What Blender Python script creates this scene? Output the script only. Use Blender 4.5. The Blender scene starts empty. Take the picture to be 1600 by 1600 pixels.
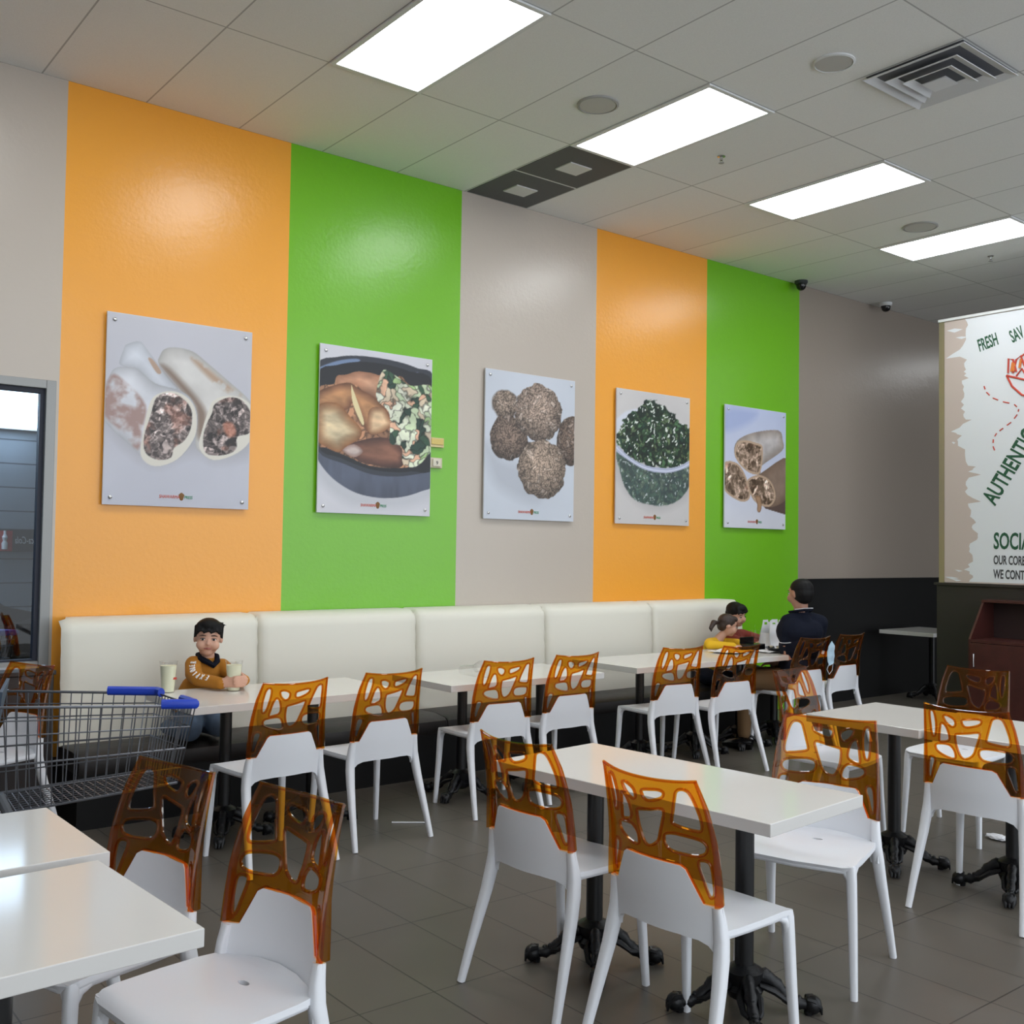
import bpy, bmesh, math, random
import numpy as np
from mathutils import Vector, Matrix, Euler
from mathutils.geometry import tessellate_polygon
PI = math.pi
sc = bpy.context.scene
COL = sc.collection

# ---------------------------------------------------------------- camera, world, exposure
H = 1.55
cam_d = bpy.data.cameras.new('camera'); cam = bpy.data.objects.new('camera', cam_d); COL.objects.link(cam)
cam_d.sensor_width = 36; cam_d.lens = 1619.79 / 1600 * 36; cam_d.clip_end = 100
_yaw, _p, _r = 0.6729, 0.0351, 0.0148
_f = Vector((math.sin(_yaw)*math.cos(_p), math.cos(_yaw)*math.cos(_p), math.sin(_p)))
_rt = Vector((math.cos(_yaw), -math.sin(_yaw), 0)); _up = _rt.cross(_f)
_A = _rt*math.cos(_r) + _up*math.sin(_r); _B = -_rt*math.sin(_r) + _up*math.cos(_r)
M = Matrix((_A, _B, -_f)).transposed().to_4x4(); M.translation = Vector((0, 0, H))
cam.matrix_world = M
sc.camera = cam
sc.view_settings.view_transform = 'Standard'; sc.view_settings.look = 'None'
sc.view_settings.gamma = 1; sc.view_settings.use_curve_mapping = False
sc.view_settings.exposure = 0.30
LAMP = 9.5
WORLD = 1.9
w = bpy.data.worlds.new('world'); sc.world = w; w.use_nodes = True
w.node_tree.nodes['Background'].inputs[0].default_value = (0.88, 0.94, 1.0, 1)
w.node_tree.nodes['Background'].inputs[1].default_value = WORLD
sc.cycles.transparent_max_bounces = 40
sc.cycles.max_bounces = 10
sc.cycles.caustics_reflective = False; sc.cycles.caustics_refractive = False

# ---------------------------------------------------------------- helpers
def lin(c):
    return tuple((x/12.92 if x <= .04045 else ((x+.055)/1.055)**2.4) for x in [v/255 for v in c])
def setin(n, k, v):
    if k in n.inputs: n.inputs[k].default_value = v
def mat(name, col, rough=.5, metal=0, spec=.5, bump=None, var=None, coat=0, srgb=True):
    m = bpy.data.materials.new(name); m.use_nodes = True
    nt = m.node_tree; b = nt.nodes['Principled BSDF']
    c = lin(col) if srgb else col
    setin(b, 'Base Color', (*c, 1)); setin(b, 'Roughness', rough); setin(b, 'Metallic', metal)
    setin(b, 'Specular IOR Level', spec); setin(b, 'Coat Weight', coat)
    if bump or var:
        tc = nt.nodes.new('ShaderNodeTexCoord'); nz = nt.nodes.new('ShaderNodeTexNoise')
        nz.inputs['Scale'].default_value = (bump or var)[0]; nz.inputs['Detail'].default_value = 4
        nt.links.new(tc.outputs['Object'], nz.inputs['Vector'])
        if bump:
            bp = nt.nodes.new('ShaderNodeBump'); bp.inputs['Strength'].default_value = bump[1]
            bp.inputs['Distance'].default_value = bump[2] if len(bump) > 2 else .002
            nt.links.new(nz.outputs['Fac'], bp.inputs['Height']); nt.links.new(bp.outputs['Normal'], b.inputs['Normal'])
        if var:
            r = nt.nodes.new('ShaderNodeValToRGB')
            r.color_ramp.elements[0].position = .3; r.color_ramp.elements[1].position = .7
            r.color_ramp.elements[0].color = (*[x*(1-var[1]) for x in c], 1)
            r.color_ramp.elements[1].color = (*[min(1, x*(1+var[1])) for x in c], 1)
            nt.links.new(nz.outputs['Fac'], r.inputs['Fac']); nt.links.new(r.outputs['Color'], b.inputs['Base Color'])
    return m
def emis(name, col, s):
    m = bpy.data.materials.new(name); m.use_nodes = True; nt = m.node_tree
    nt.nodes.remove(nt.nodes['Principled BSDF'])
    e = nt.nodes.new('ShaderNodeEmission'); e.inputs[0].default_value = (*col, 1); e.inputs[1].default_value = s
    nt.links.new(e.outputs[0], nt.nodes['Material Output'].inputs[0]); return m
def clear(name, col, gl=.05, diff=0, dcol=None, rough=.02):
    """clear coloured plastic or glass: light passes tinted, surface mirrors by fresnel"""
    m = bpy.data.materials.new(name); m.use_nodes = True; nt = m.node_tree
    nt.nodes.remove(nt.nodes['Principled BSDF']); N = nt.nodes.new; L = nt.links.new
    t = N('ShaderNodeBsdfTransparent'); t.inputs[0].default_value = (*col, 1)
    last = t.outputs[0]
    if diff:
        d = N('ShaderNodeBsdfDiffuse'); d.inputs[0].default_value = (*dcol, 1)
        tl = N('ShaderNodeBsdfTranslucent'); tl.inputs[0].default_value = (*dcol, 1)
        mm = N('ShaderNodeMixShader'); mm.inputs[0].default_value = .5; L(d.outputs[0], mm.inputs[1]); L(tl.outputs[0], mm.inputs[2])
        mx = N('ShaderNodeMixShader'); mx.inputs[0].default_value = diff; L(last, mx.inputs[1]); L(mm.outputs[0], mx.inputs[2]); last = mx.outputs[0]
    g = N('ShaderNodeBsdfGlossy'); g.inputs['Roughness'].default_value = rough
    fr = N('ShaderNodeFresnel'); fr.inputs['IOR'].default_value = 1.49
    ge = N('ShaderNodeNewGeometry'); iv = N('ShaderNodeMath'); iv.operation = 'SUBTRACT'; iv.inputs[0].default_value = 1; L(ge.outputs['Backfacing'], iv.inputs[1])
    mu = N('ShaderNodeMath'); mu.operation = 'MULTIPLY'; L(fr.outputs[0], mu.inputs[0]); L(iv.outputs[0], mu.inputs[1])
    mx = N('ShaderNodeMixShader'); L(mu.outputs[0], mx.inputs[0]); L(last, mx.inputs[1]); L(g.outputs[0], mx.inputs[2])
    L(mx.outputs[0], nt.nodes['Material Output'].inputs[0]); return m

class MB:
    def __init__(s): s.v = []; s.f = []; s.m = []
    def add(s, vs, fs, mi=0):
        o = len(s.v); s.v += [tuple(v) for v in vs]; s.f += [tuple(i+o for i in f) for f in fs]; s.m += [mi]*len(fs); return s
    def box(s, x0, x1, y0, y1, z0, z1, mi=0, T=None):
        vs = [Vector((x, y, z)) for z in (z0, z1) for y in (y0, y1) for x in (x0, x1)]
        if T: vs = [T @ v for v in vs]
        return s.add(vs, [(0, 2, 3, 1), (4, 5, 7, 6), (0, 1, 5, 4), (2, 6, 7, 3), (0, 4, 6, 2), (1, 3, 7, 5)], mi)
    def loft(s, rings, mi=0, cap=True, close=False):
        n = len(rings[0]); o = []; vs = [v for r in rings for v in r]; k = len(rings)
        for i in range(k if close else k-1):
            for j in range(n):
                a = i*n+j; b = i*n+(j+1) % n; c = ((i+1) % k)*n+(j+1) % n; d = ((i+1) % k)*n+j
                o.append((a, b, c, d))
        if cap and not close: o += [tuple(reversed(range(n))), tuple(range((k-1)*n, k*n))]
        return s.add(vs, o, mi)
    def tube(s, pts, r, n=8, mi=0, sq=1.0, ref=None, close=False):
        pts = [Vector(p) for p in pts]; k = len(pts)
        rs = r if isinstance(r, (list, tuple)) else [r]*k
        rings = []; ref = Vector(ref) if ref else None
        prev = None
        for i, p in enumerate(pts):
            if close: d = pts[(i+1) % k]-pts[i-1]
            else: d = pts[min(i+1, k-1)]-pts[max(i-1, 0)]
            d.normalize()
            if ref is not None: u = ref - d*ref.dot(d)
            elif prev is None: u = Vector((0, 0, 1)).cross(d) if abs(d.z) < .95 else Vector((1, 0, 0)).cross(d)
            else: u = prev - d*prev.dot(d)
            if u.length < 1e-6: u = Vector((1, 0, 0))
            u.normalize(); prev = u; w_ = d.cross(u)
            ra = rs[i] if isinstance(rs[i], (tuple, list)) else (rs[i], rs[i])
            ring = []
            for j in range(n):
                a = 2*PI*(j+.5)/n; c, q = math.cos(a), math.sin(a)
                c = math.copysign(abs(c)**sq, c); q = math.copysign(abs(q)**sq, q)
                ring.append(p+u*c*ra[0]+w_*q*ra[1])
            rings.append(ring)
        return s.loft(rings, mi, close=close)
    def lathe(s, prof, c=(0, 0, 0), n=20, mi=0, T=None):
        c = Vector(c); rings = []
        for r, z in prof:
            ring = [Vector((r*math.cos(2*PI*j/n), r*math.sin(2*PI*j/n), z)) for j in range(n)]
            if T: ring = [T @ v for v in ring]
            rings.append([v+c for v in ring])
        return s.loft(rings, mi)
    def ell(s, c, r, n=12, mi=0, R=None):
        c = Vector(c); rings = []
        for i in range(1, n):
            t = PI*i/n; ring = []
            for j in range(n+4):
                p = 2*PI*j/(n+4)
                v = Vector((r[0]*math.sin(t)*math.cos(p), r[1]*math.sin(t)*math.sin(p), -r[2]*math.cos(t)))
                ring.append((R @ v if R else v)+c)
            rings.append(ring)
        return s.loft(rings, mi)
    def poly(s, pts, mi=0):
        return s.add(pts, [tuple(range(len(pts)))], mi)
    def build(s, name, mats, parent=None, smooth=30, bev=0):
        me = bpy.data.meshes.new(name); me.from_pydata(s.v, [], s.f)
        mats = mats if isinstance(mats, (list, tuple)) else [mats]
        for m in mats: me.materials.append(m)
        me.polygons.foreach_set('material_index', s.m)
        if bev or True:
            bm = bmesh.new(); bm.from_mesh(me); bmesh.ops.recalc_face_normals(bm, faces=bm.faces)
            if bev: bmesh.ops.bevel(bm, geom=[e for e in bm.edges if e.calc_face_angle(0) > .6], offset=bev, segments=2, affect='EDGES', profile=.5)
            bm.to_mesh(me); bm.free()
        if smooth:
            me.polygons.foreach_set('use_smooth', [True]*len(me.polygons)); me.set_sharp_from_angle(angle=math.radians(smooth))
        o = bpy.data.objects.new(name, me); COL.objects.link(o)
        if parent: o.parent = parent
        return o

def tag(o, label=None, cat=None, group=None, kind=None):
    if label: o['label'] = label
    if cat: o['category'] = cat
    if group: o['group'] = group
    if kind: o['kind'] = kind
    return o
def thing(name, loc, label, cat, group=None, rz=0):
    o = bpy.data.objects.new(name, None); COL.objects.link(o); o.location = loc; o.rotation_euler = (0, 0, rz)
    return tag(o, label, cat, group)
KIDS = {}
def kids(o): return [c for c in COL.objects if c.parent == o]
def dup(o, loc, rz, label, group=None):
    r = o.copy(); COL.objects.link(r); r.location = loc; r.rotation_euler = (0, 0, rz); r['label'] = label
    if group: r['group'] = group
    for c in kids(o):
        d = c.copy(); COL.objects.link(d); d.parent = r
        for g in kids(c):
            e = g.copy(); COL.objects.link(e); e.parent = d
    return r
def struct(o): o['kind'] = 'structure'; return o

def cr(pts, n=4, closed=True):
    """smooth closed outline through the points"""
    out = []; k = len(pts)
    for i in range(k):
        p0, p1, p2, p3 = [np.array(pts[(i+j-1) % k], float) for j in range(4)]
        for t in np.arange(n)/n:
            out.append(tuple(.5*((2*p1)+(-p0+p2)*t+(2*p0-5*p1+4*p2-p3)*t*t+(-p0+3*p1-3*p2+p3)*t**3)))
    return out
def sheet(outer, holes, fmap, th, ca, cb, side=1):
    """flat outline with holes, cut into a grid and laid on a curved surface, given thickness"""
    loops = [[Vector((p[0], p[1], 0)) for p in l] for l in [outer]+holes]
    tri = tessellate_polygon(loops); flat = [v for l in loops for v in l]
    bm = bmesh.new(); vs = [bm.verts.new(v) for v in flat]
    for t in tri:
        try: bm.faces.new([vs[i] for i in t])
        except ValueError: pass
    for a in ca: bmesh.ops.bisect_plane(bm, geom=bm.verts[:]+bm.edges[:]+bm.faces[:], plane_co=(a, 0, 0), plane_no=(1, 0, 0))
    for b in cb: bmesh.ops.bisect_plane(bm, geom=bm.verts[:]+bm.edges[:]+bm.faces[:], plane_co=(0, b, 0), plane_no=(0, 1, 0))
    bmesh.ops.remove_doubles(bm, verts=bm.verts, dist=1e-5)
    bm.normal_update()
    for f in bm.faces:
        if f.normal.z < 0: f.normal_flip()
    bm.verts.index_update(); n = len(bm.verts)
    top = []; bot = []
    for v in bm.verts:
        a, b = v.co.x, v.co.y; e = 1e-3
        p = Vector(fmap(a, b)); du = Vector(fmap(a+e, b))-p; dv = Vector(fmap(a, b+e))-p
        nn = du.cross(dv).normalized()*side; top.append(p+nn*th/2); bot.append(p-nn*th/2)
    faces = []
    for f in bm.faces:
        i = [v.index for v in f.verts]; faces.append(tuple(i)); faces.append(tuple(j+n for j in reversed(i)))
    for e in bm.edges:
        if len(e.link_faces) == 1:
            a, b = e.verts[0].index, e.verts[1].index; faces.append((a, b, b+n, a+n))
    bm.free()
    return top+bot, faces
def text(s, parent, m, org, right, up, size, sx=1.0, shear=0, name='lettering', th=.0006, center=False, bold=0):
    cu = bpy.data.curves.new(name, 'FONT'); cu.body = s; cu.size = size; cu.shear = shear; cu.extrude = th
    cu.resolution_u = 3; cu.offset = bold
    if center: cu.align_x = 'CENTER'
    o = bpy.data.objects.new(name, cu); COL.objects.link(o)
    dg = bpy.context.evaluated_depsgraph_get(); me = bpy.data.meshes.new_from_object(o.evaluated_get(dg))
    bpy.data.objects.remove(o)
    r = Vector(right).normalized(); u = Vector(up).normalized(); nn = r.cross(u)
    Mx = Matrix((r*sx, u, nn)).transposed().to_4x4(); Mx.translation = Vector(org)
    me.transform(Mx); me.materials.clear(); me.materials.append(m)
    q = bpy.data.objects.new(name, me); COL.objects.link(q)
    if parent: q.parent = parent
    return q

def crumple(name, x, y, z, s, label, cat, m, seed=1, flat=.4):
    rs = random.Random(seed); bm = bmesh.new(); bmesh.ops.create_icosphere(bm, subdivisions=3, radius=1)
    for v in bm.verts:
        k = .75+.35*rs.random(); v.co = Vector((v.co.x*s[0]*k, v.co.y*s[1]*k, max(-s[2], v.co.z*s[2]*k)+s[2]))
    me = bpy.data.meshes.new(name); bm.to_mesh(me); bm.free(); me.materials.append(m)
    o = bpy.data.objects.new(name, me); COL.objects.link(o); o.location = (x, y, z); return tag(o, label, cat)

# ---------------------------------------------------------------- materials
M_white = mat('white_plastic', (226, 229, 235), .38, bump=(60, .05))
M_amber = clear('amber_plastic', (.905, .585, .12), diff=.025, dcol=(.72, .30, .02), rough=.03)
M_lam = mat('white_laminate', (226, 224, 220), .10, spec=.45, var=(3, .01))
M_lamedge = mat('laminate_edge', (205, 204, 202), .45)
M_iron = mat('black_iron', (20, 21, 24), .42, metal=.3, bump=(55, .5, .004))
M_pole = mat('black_pole', (13, 14, 17), .35)
M_steel = mat('wire_steel', (120, 124, 132), .35, metal=.8)
M_blue = mat('blue_plastic', (28, 66, 190), .45)
M_vinyl = mat('cream_vinyl', (222, 220, 208), .45)
M_seat = mat('black_vinyl', (30, 27, 27), .45, bump=(14, .25, .01))
M_dark = mat('black_laminate', (9, 9, 10), .5, spec=.25)
M_darkwood = mat('dark_wood', (34, 26, 25), .4)
M_cherry = mat('cherry_laminate', (68, 32, 28), .4, var=(9, .18))
M_alu = mat('aluminium_frame', (142, 143, 142), .4, metal=.35)
M_chrome = mat('chrome', (200, 200, 200), .2, metal=1)
M_lampw = mat('lamp_frame', (215, 217, 218), .5)
M_grey = mat('grey_grille', (160, 160, 158), .7)
M_black = mat('black_gloss', (12, 12, 14), .15)
M_skin = mat('light_skin', (205, 160, 138), .5)
M_skin2 = mat('tan_skin', (170, 125, 105), .5)
M_hair = mat('black_hair', (9, 8, 9), .6, spec=.25, bump=(60, .6, .004))
M_hairb = mat('brown_hair', (52, 38, 32), .5, bump=(60, .6, .004))
M_mustard = mat('mustard_fleece', (176, 116, 32), .85, bump=(40, .3, .003))
M_jeans = mat('blue_denim', (84, 104, 128), .85, var=(9, .2))
M_navy = mat('navy_knit', (13, 18, 33), .85, spec=.2)
M_khaki = mat('khaki_cotton', (100, 76, 48), .85)
M_yellow = mat('yellow_knit', (222, 176, 28), .85)
M_red = mat('brick_red_knit', (128, 52, 42), .85)
M_paper = mat('white_paper', (228, 230, 235), .7)
M_lemon = mat('lemonade', (232, 234, 206), .5)
M_clearp = clear('clear_plastic', (.985, .985, .985), rough=.05)
M_glass = clear('window_glass', (.62, .70, .78), rough=.01)
M_mask = mat('pale_blue_cloth', (178, 205, 222), .8)
M_eye = mat('eye_white', (225, 222, 218), .3); M_iris = mat('dark_brown_eye', (22, 14, 12), .2)
M_lip = mat('lip', (160, 92, 86), .5)
M_wt = mat('white_print', (240, 240, 240), .8)

def wall_mat(edges, cols, rough=.27):
    m = bpy.data.materials.new('painted_stripes'); m.use_nodes = True; nt = m.node_tree; b = nt.nodes['Principled BSDF']; N = nt.nodes.new; L = nt.links.new
    g = N('ShaderNodeNewGeometry'); sp = N('ShaderNodeSeparateXYZ'); L(g.outputs['Position'], sp.inputs[0])
    last = None
    rgb = N('ShaderNodeRGB'); rgb.outputs[0].default_value = (*lin(cols[0]), 1); last = rgb.outputs[0]
    for e, c in zip(edges, cols[1:]):
        gt = N('ShaderNodeMath'); gt.operation = 'GREATER_THAN'; gt.inputs[1].default_value = e; L(sp.outputs['X'], gt.inputs[0])
        mx = N('ShaderNodeMix'); mx.data_type = 'RGBA'; L(gt.outputs[0], mx.inputs[0]); L(last, mx.inputs[6]); mx.inputs[7].default_value = (*lin(c), 1); last = mx.outputs[2]
    L(last, b.inputs['Base Color']); setin(b, 'Roughness', rough); setin(b, 'Specular IOR Level', .6)
    nz = N('ShaderNodeTexNoise'); nz.inputs['Scale'].default_value = 38; nz.inputs['Detail'].default_value = 3; L(g.outputs['Position'], nz.inputs['Vector'])
    n2 = N('ShaderNodeTexNoise'); n2.inputs['Scale'].default_value = 5; L(g.outputs['Position'], n2.inputs['Vector'])
    ad = N('ShaderNodeMath'); ad.operation = 'MULTIPLY_ADD'; L(n2.outputs['Fac'], ad.inputs[0]); ad.inputs[1].default_value = 2.0; L(nz.outputs['Fac'], ad.inputs[2])
    bp = N('ShaderNodeBump'); bp.inputs['Strength'].default_value = .35; bp.inputs['Distance'].default_value = .003; L(ad.outputs[0], bp.inputs['Height']); L(bp.outputs[0], b.inputs['Normal'])
    return m
def grid_mat(name, col, line, w_, h_, ox, oy, mortar, rough, var=.03, bump=0, noise=(3, .1), spec=.5, vert=False):
    m = bpy.data.materials.new(name); m.use_nodes = True; nt = m.node_tree; b = nt.nodes['Principled BSDF']; N = nt.nodes.new; L = nt.links.new
    g = N('ShaderNodeNewGeometry'); mp = N('ShaderNodeVectorMath'); mp.operation = 'ADD'; mp.inputs[1].default_value = (-ox+w_*50, -oy+h_*50, 0)
    if vert:
        sx = N('ShaderNodeSeparateXYZ'); cx = N('ShaderNodeCombineXYZ'); L(g.outputs['Position'], sx.inputs[0]); L(sx.outputs['X'], cx.inputs['X']); L(sx.outputs['Z'], cx.inputs['Y']); L(cx.outputs[0], mp.inputs[0])
    else: L(g.outputs['Position'], mp.inputs[0])
    br = N('ShaderNodeTexBrick'); br.offset = 0; br.squash = 1
    L(mp.outputs[0], br.inputs['Vector']); c = lin(col)
    br.inputs['Color1'].default_value = (*[x*(1-var) for x in c], 1); br.inputs['Color2'].default_value = (*[x*(1+var) for x in c], 1)
    br.inputs['Mortar'].default_value = (*lin(line), 1); br.inputs['Scale'].default_value = 1; br.inputs['Mortar Size'].default_value = mortar
    br.inputs['Mortar Smooth'].default_value = .1; br.inputs['Bias'].default_value = 0
    br.inputs['Brick Width'].default_value = w_; br.inputs['Row Height'].default_value = h_
    nz = N('ShaderNodeTexNoise'); nz.inputs['Scale'].default_value = noise[0]; nz.inputs['Detail'].default_value = 6; L(g.outputs['Position'], nz.inputs['Vector'])
    mr = N('ShaderNodeMapRange'); mr.inputs[3].default_value = 1-noise[1]; mr.inputs[4].default_value = 1+noise[1]; L(nz.outputs['Fac'], mr.inputs[0])
    mu = N('ShaderNodeVectorMath'); mu.operation = 'SCALE'; L(br.outputs['Color'], mu.inputs[0]); L(mr.outputs[0], mu.inputs['Scale'])
    L(mu.outputs[0], b.inputs['Base Color']); setin(b, 'Roughness', rough); setin(b, 'Specular IOR Level', spec)
    if bump:
        bp = N('ShaderNodeBump'); bp.inputs['Strength'].default_value = bump; bp.inputs['Distance'].default_value = .002; bp.invert = True
        L(br.outputs['Fac'], bp.inputs['Height']); L(bp.outputs[0], b.inputs['Normal'])
    return m
TP = (186, 176, 165); OR = (238, 163, 56); GR = (111, 181, 28); TP_DIM = (150, 139, 129)  # last one: far taupe darkened, the weaker light there is painted into it
M_wall = wall_mat([1.690, 3.136, 4.567, 5.986, 7.397, 8.814], [TP, OR, GR, TP, OR, GR, TP_DIM])
M_floor = grid_mat('floor_tile', (92, 87, 80), (52, 49, 46), .30, .61, 2.697, 4.247, .0030, .38, .04, .3, (2.2, .16), .4)
M_ceil = grid_mat('ceiling_tile', (228, 229, 228), (176, 177, 177), .6096, 1.2192, 3.3698, 5.1846, .005, .9, .03, 0, (160, .08), .1)
M_block = grid_mat('block_wall', (150, 160, 170), (88, 96, 104), .4, .2, 0, 0, .006, .8, vert=True)

# ---------------------------------------------------------------- room
YW = 6.4033; ZC = 4.284
XL, XR, YB = -3.2, 18.0, -4.0
struct(MB().box(XL, XR, YB, 10, -.1, 0).build('floor', M_floor, smooth=0))
struct(MB().box(XL, XR, YB, YW, ZC, ZC+.1).build('ceiling', M_ceil, smooth=0))
mb = MB()
WX0, WX1, WZ0, WZ1 = -.6, 1.672, .83, 2.49
mb.box(XL, WX0, YW, YW+.14, 0, ZC); mb.box(WX0, WX1, YW, YW+.14, 0, WZ0); mb.box(WX0, WX1, YW, YW+.14, WZ1, ZC); mb.box(WX1, XR, YW, YW+.14, 0, ZC)
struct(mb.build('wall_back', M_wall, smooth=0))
struct(MB().box(XL-.1, XL, YB, YW, 0, ZC).build('wall_left', mat('cream_paint', (190, 184, 176), .5), smooth=0))
struct(MB().box(XR, XR+.1, YB, YW, 0, ZC).build('wall_right', mat('dark_paint', (70, 62, 58), .5), smooth=0))
# window: aluminium frame, dark gasket, glass
fr = MB()
for a in [(WX1-.055, WX1, WZ0, WZ1), (WX0, WX1-.055, WZ1-.05, WZ1), (WX0, WX1-.055, WZ0, WZ0+.03)]:
    fr.box(a[0], a[1], YW-.012, YW+.10, a[2], a[3])
win = struct(fr.build('window_1', M_alu, smooth=0, bev=.003))
g = MB()
for a in [(WX1-.08, WX1-.055, WZ0+.03, WZ1-.05), (WX0, WX1-.08, WZ1-.075, WZ1-.05), (WX0, WX1-.08, WZ0+.03, WZ0+.04)]:
    g.box(a[0], a[1], YW+.02, YW+.07, a[2], a[3])
g.build('gasket', mat('blue_black_rubber', (14, 22, 44), .5), win, 0)
MB().box(WX0, WX1-.075, YW+.045, YW+.051, WZ0+.035, WZ1-.06).build('window_pane', M_glass, win, 0)
MB().box(WX0, WX1-.06, YW-.05, YW+.04, WZ0-.02, WZ0+.005).build('window_sill', mat('white_sill', (190, 196, 204), .4), win, 0)
# space beyond the glass
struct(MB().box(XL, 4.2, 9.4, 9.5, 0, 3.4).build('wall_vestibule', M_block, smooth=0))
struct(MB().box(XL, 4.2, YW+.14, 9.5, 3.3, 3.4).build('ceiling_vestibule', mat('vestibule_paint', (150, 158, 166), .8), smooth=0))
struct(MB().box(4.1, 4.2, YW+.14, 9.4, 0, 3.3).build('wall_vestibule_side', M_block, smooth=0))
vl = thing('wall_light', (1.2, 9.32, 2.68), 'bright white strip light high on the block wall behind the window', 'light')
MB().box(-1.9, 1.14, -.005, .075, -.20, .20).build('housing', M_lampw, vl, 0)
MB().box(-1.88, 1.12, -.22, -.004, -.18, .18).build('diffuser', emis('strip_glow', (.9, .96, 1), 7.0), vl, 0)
cs = thing('sign_reflection', (2.08, 9.36, 1.56), 'stand-in for a red cooler sign with white bottle and script reflected in the window', 'sign reflection')  # built panel imitating a cooler's mirror image in the glass, no sign hangs here
MB().box(-.07, .30, 0, .03, -.10, .09).build('reflection_panel', mat('reflected_dark', (52, 60, 68), .4), cs, 0)
MB().box(-.065, .055, -.006, 0, -.095, .075).build('red_panel', mat('reflected_red', (190, 40, 48), .5), cs, 0)
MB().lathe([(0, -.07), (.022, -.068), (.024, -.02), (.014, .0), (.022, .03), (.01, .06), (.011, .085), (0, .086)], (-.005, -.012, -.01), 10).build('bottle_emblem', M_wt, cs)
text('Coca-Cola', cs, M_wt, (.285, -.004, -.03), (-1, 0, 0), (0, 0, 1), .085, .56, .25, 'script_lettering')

crumple('plastic_covered_heap', 1.55, 8.75, 0, (1.0, .35, .56), 'heap wrapped in black plastic at the bottom of the view through the window', 'heap', mat('black_film', (12, 14, 18), .6, spec=.2), 9)

# dark wood ledge under the window, dark wainscot on the far wall
led = tag(MB().box(-1.2, 1.655, 6.20, YW-.002, 0, .80).box(-1.2, 1.665, 6.19, YW-.002, .80, .825).build('ledge_panel', M_darkwood, smooth=0, bev=.004), 'dark brown wood ledge panel below the window', 'panel')
led['kind'] = 'structure'
wn = MB().box(8.814, XR, YW-.03, YW-.001, 0, 1.27); wn.box(8.812, XR, YW-.04, YW-.001, 1.262, 1.285)
struct(wn.build('trim_1', M_dark, smooth=0))
# partition with half wall
PX = 9.45
pt = MB().box(PX, PX+.12, 1.0, 5.27, 0, 1.262); pt.box(PX-.02, PX+.14, 1.0, 5.29, 1.262, 1.284)
struct(pt.build('wall_partition', mat('charcoal_panel', (44, 40, 38), .5), smooth=0))
struct(MB().box(PX+.012, PX+.10, 1.0, 5.235, 1.284, 3.80).build('wall_partition_upper', mat('panel_core', (170, 165, 160), .5), smooth=0))

# ---------------------------------------------------------------- banner
bn = thing('wall_banner', (PX, 4.2, 1.284), 'white wall graphic with taupe brushed edge, green lettering and red bowl drawing', 'banner')
B0 = Vector((PX, 4.2, 1.284))
def bp(y, z, d=0): return Vector((PX-d, y, z))-B0
bb = MB(); bb.add([bp(5.191, 1.288, 0), bp(1.0, 1.288, 0), bp(1.0, 3.80, 0), bp(5.191, 3.80, 0), bp(5.191, 1.288, -.012), bp(1.0, 1.288, -.012), bp(1.0, 3.80, -.012), bp(5.191, 3.80, -.012)],
   [(0, 1, 2, 3), (7, 6, 5, 4), (0, 4, 5, 1), (1, 5, 6, 2), (2, 6, 7, 3), (3, 7, 4, 0)])
bb.build('panel', mat('taupe_print', (196, 182, 176), .35), bn, 0)
rag = [(4.987,3.795),(4.977,3.701),(5.007,3.543),(5.177,3.441),(5.037,3.441),(4.968,3.403),(4.977,3.309),(4.997,3.254),(4.95,3.225),(5.017,3.209),(5.007,3.122),(5.027,3.009),(4.987,2.91),(4.978,2.833),(4.919,2.828),(5.127,2.73),(5.017,2.684),(5.057,2.629),(4.988,2.51),(4.958,2.395),(4.881,2.381),(4.958,2.338),(4.833,2.304),(4.949,2.281),(4.978,2.244),(4.988,2.15),(4.833,2.051),(4.959,2.036),(4.93,1.941),(4.881,1.856),(4.91,1.79),(4.862,1.753),(4.872,1.696),(4.939,1.659),(4.949,1.583),(4.911,1.49),(4.998,1.413),(4.911,1.359),(4.949,1.30)]
# ragged brush edge: extra small notches between the large ones
rng = random.Random(4); rg = []
for i in range(len(rag)-1):
    rg.append(rag[i]); a, b = rag[i], rag[i+1]
    if abs(a[1]-b[1]) > .04:
        for k in range(1, 3): rg.append((a[0]+(b[0]-a[0])*k/3+rng.uniform(-.03, .03), a[1]+(b[1]-a[1])*k/3))
rg.append(rag[-1])
loop = [Vector((y, z, 0)) for y, z in rg]+[Vector((1.0, 1.30, 0)), Vector((1.0, 3.795, 0))]
tri = tessellate_polygon([loop]); mw = MB()
mw.add([bp(v.x, v.y, .0012) for v in loop], tri)
for (y, z, dy, dz) in [(5.09, 3.70, .08, .02), (5.02, 3.62, .06, .012), (5.05, 1.40, .04, .008), (5.12, 1.33, .07, .012), (5.07, 1.31, .05, .01), (5.10, 2.62, .02, .01)]:
    mw.add([bp(y-dy, z, .0012), bp(y, z-dz, .0012), bp(y+dy, z+.01, .0012), bp(y, z+dz, .0012)], [(0, 1, 2, 3)])
mw.build('white_brushed_area', mat('banner_white', (222, 226, 232), .35), bn, 0)
M_green = mat('dark_green_print', (32, 84, 58), .6); M_ink = mat('charcoal_print', (60, 62, 66), .6); M_rp = mat('red_print', (196, 70, 54), .6)
def btext(s, y, z, ang, size, sx, m):
    a = math.radians(ang); r = Vector((0, -math.cos(a), math.sin(a))); u = Vector((0, math.sin(a), math.cos(a)))
    return text(s, bn, m, bp(y, z, .003), r, u, size, sx, th=.0008, bold=size*.022)
btext('FRESH', 4.845, 3.462, 14, .165, .42, M_green); btext('SAV', 4.535, 3.50, 20, .165, .42, M_green)
btext('AUTHENTIC M', 4.70, 2.01, 58, .215, .62, M_green)
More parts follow.
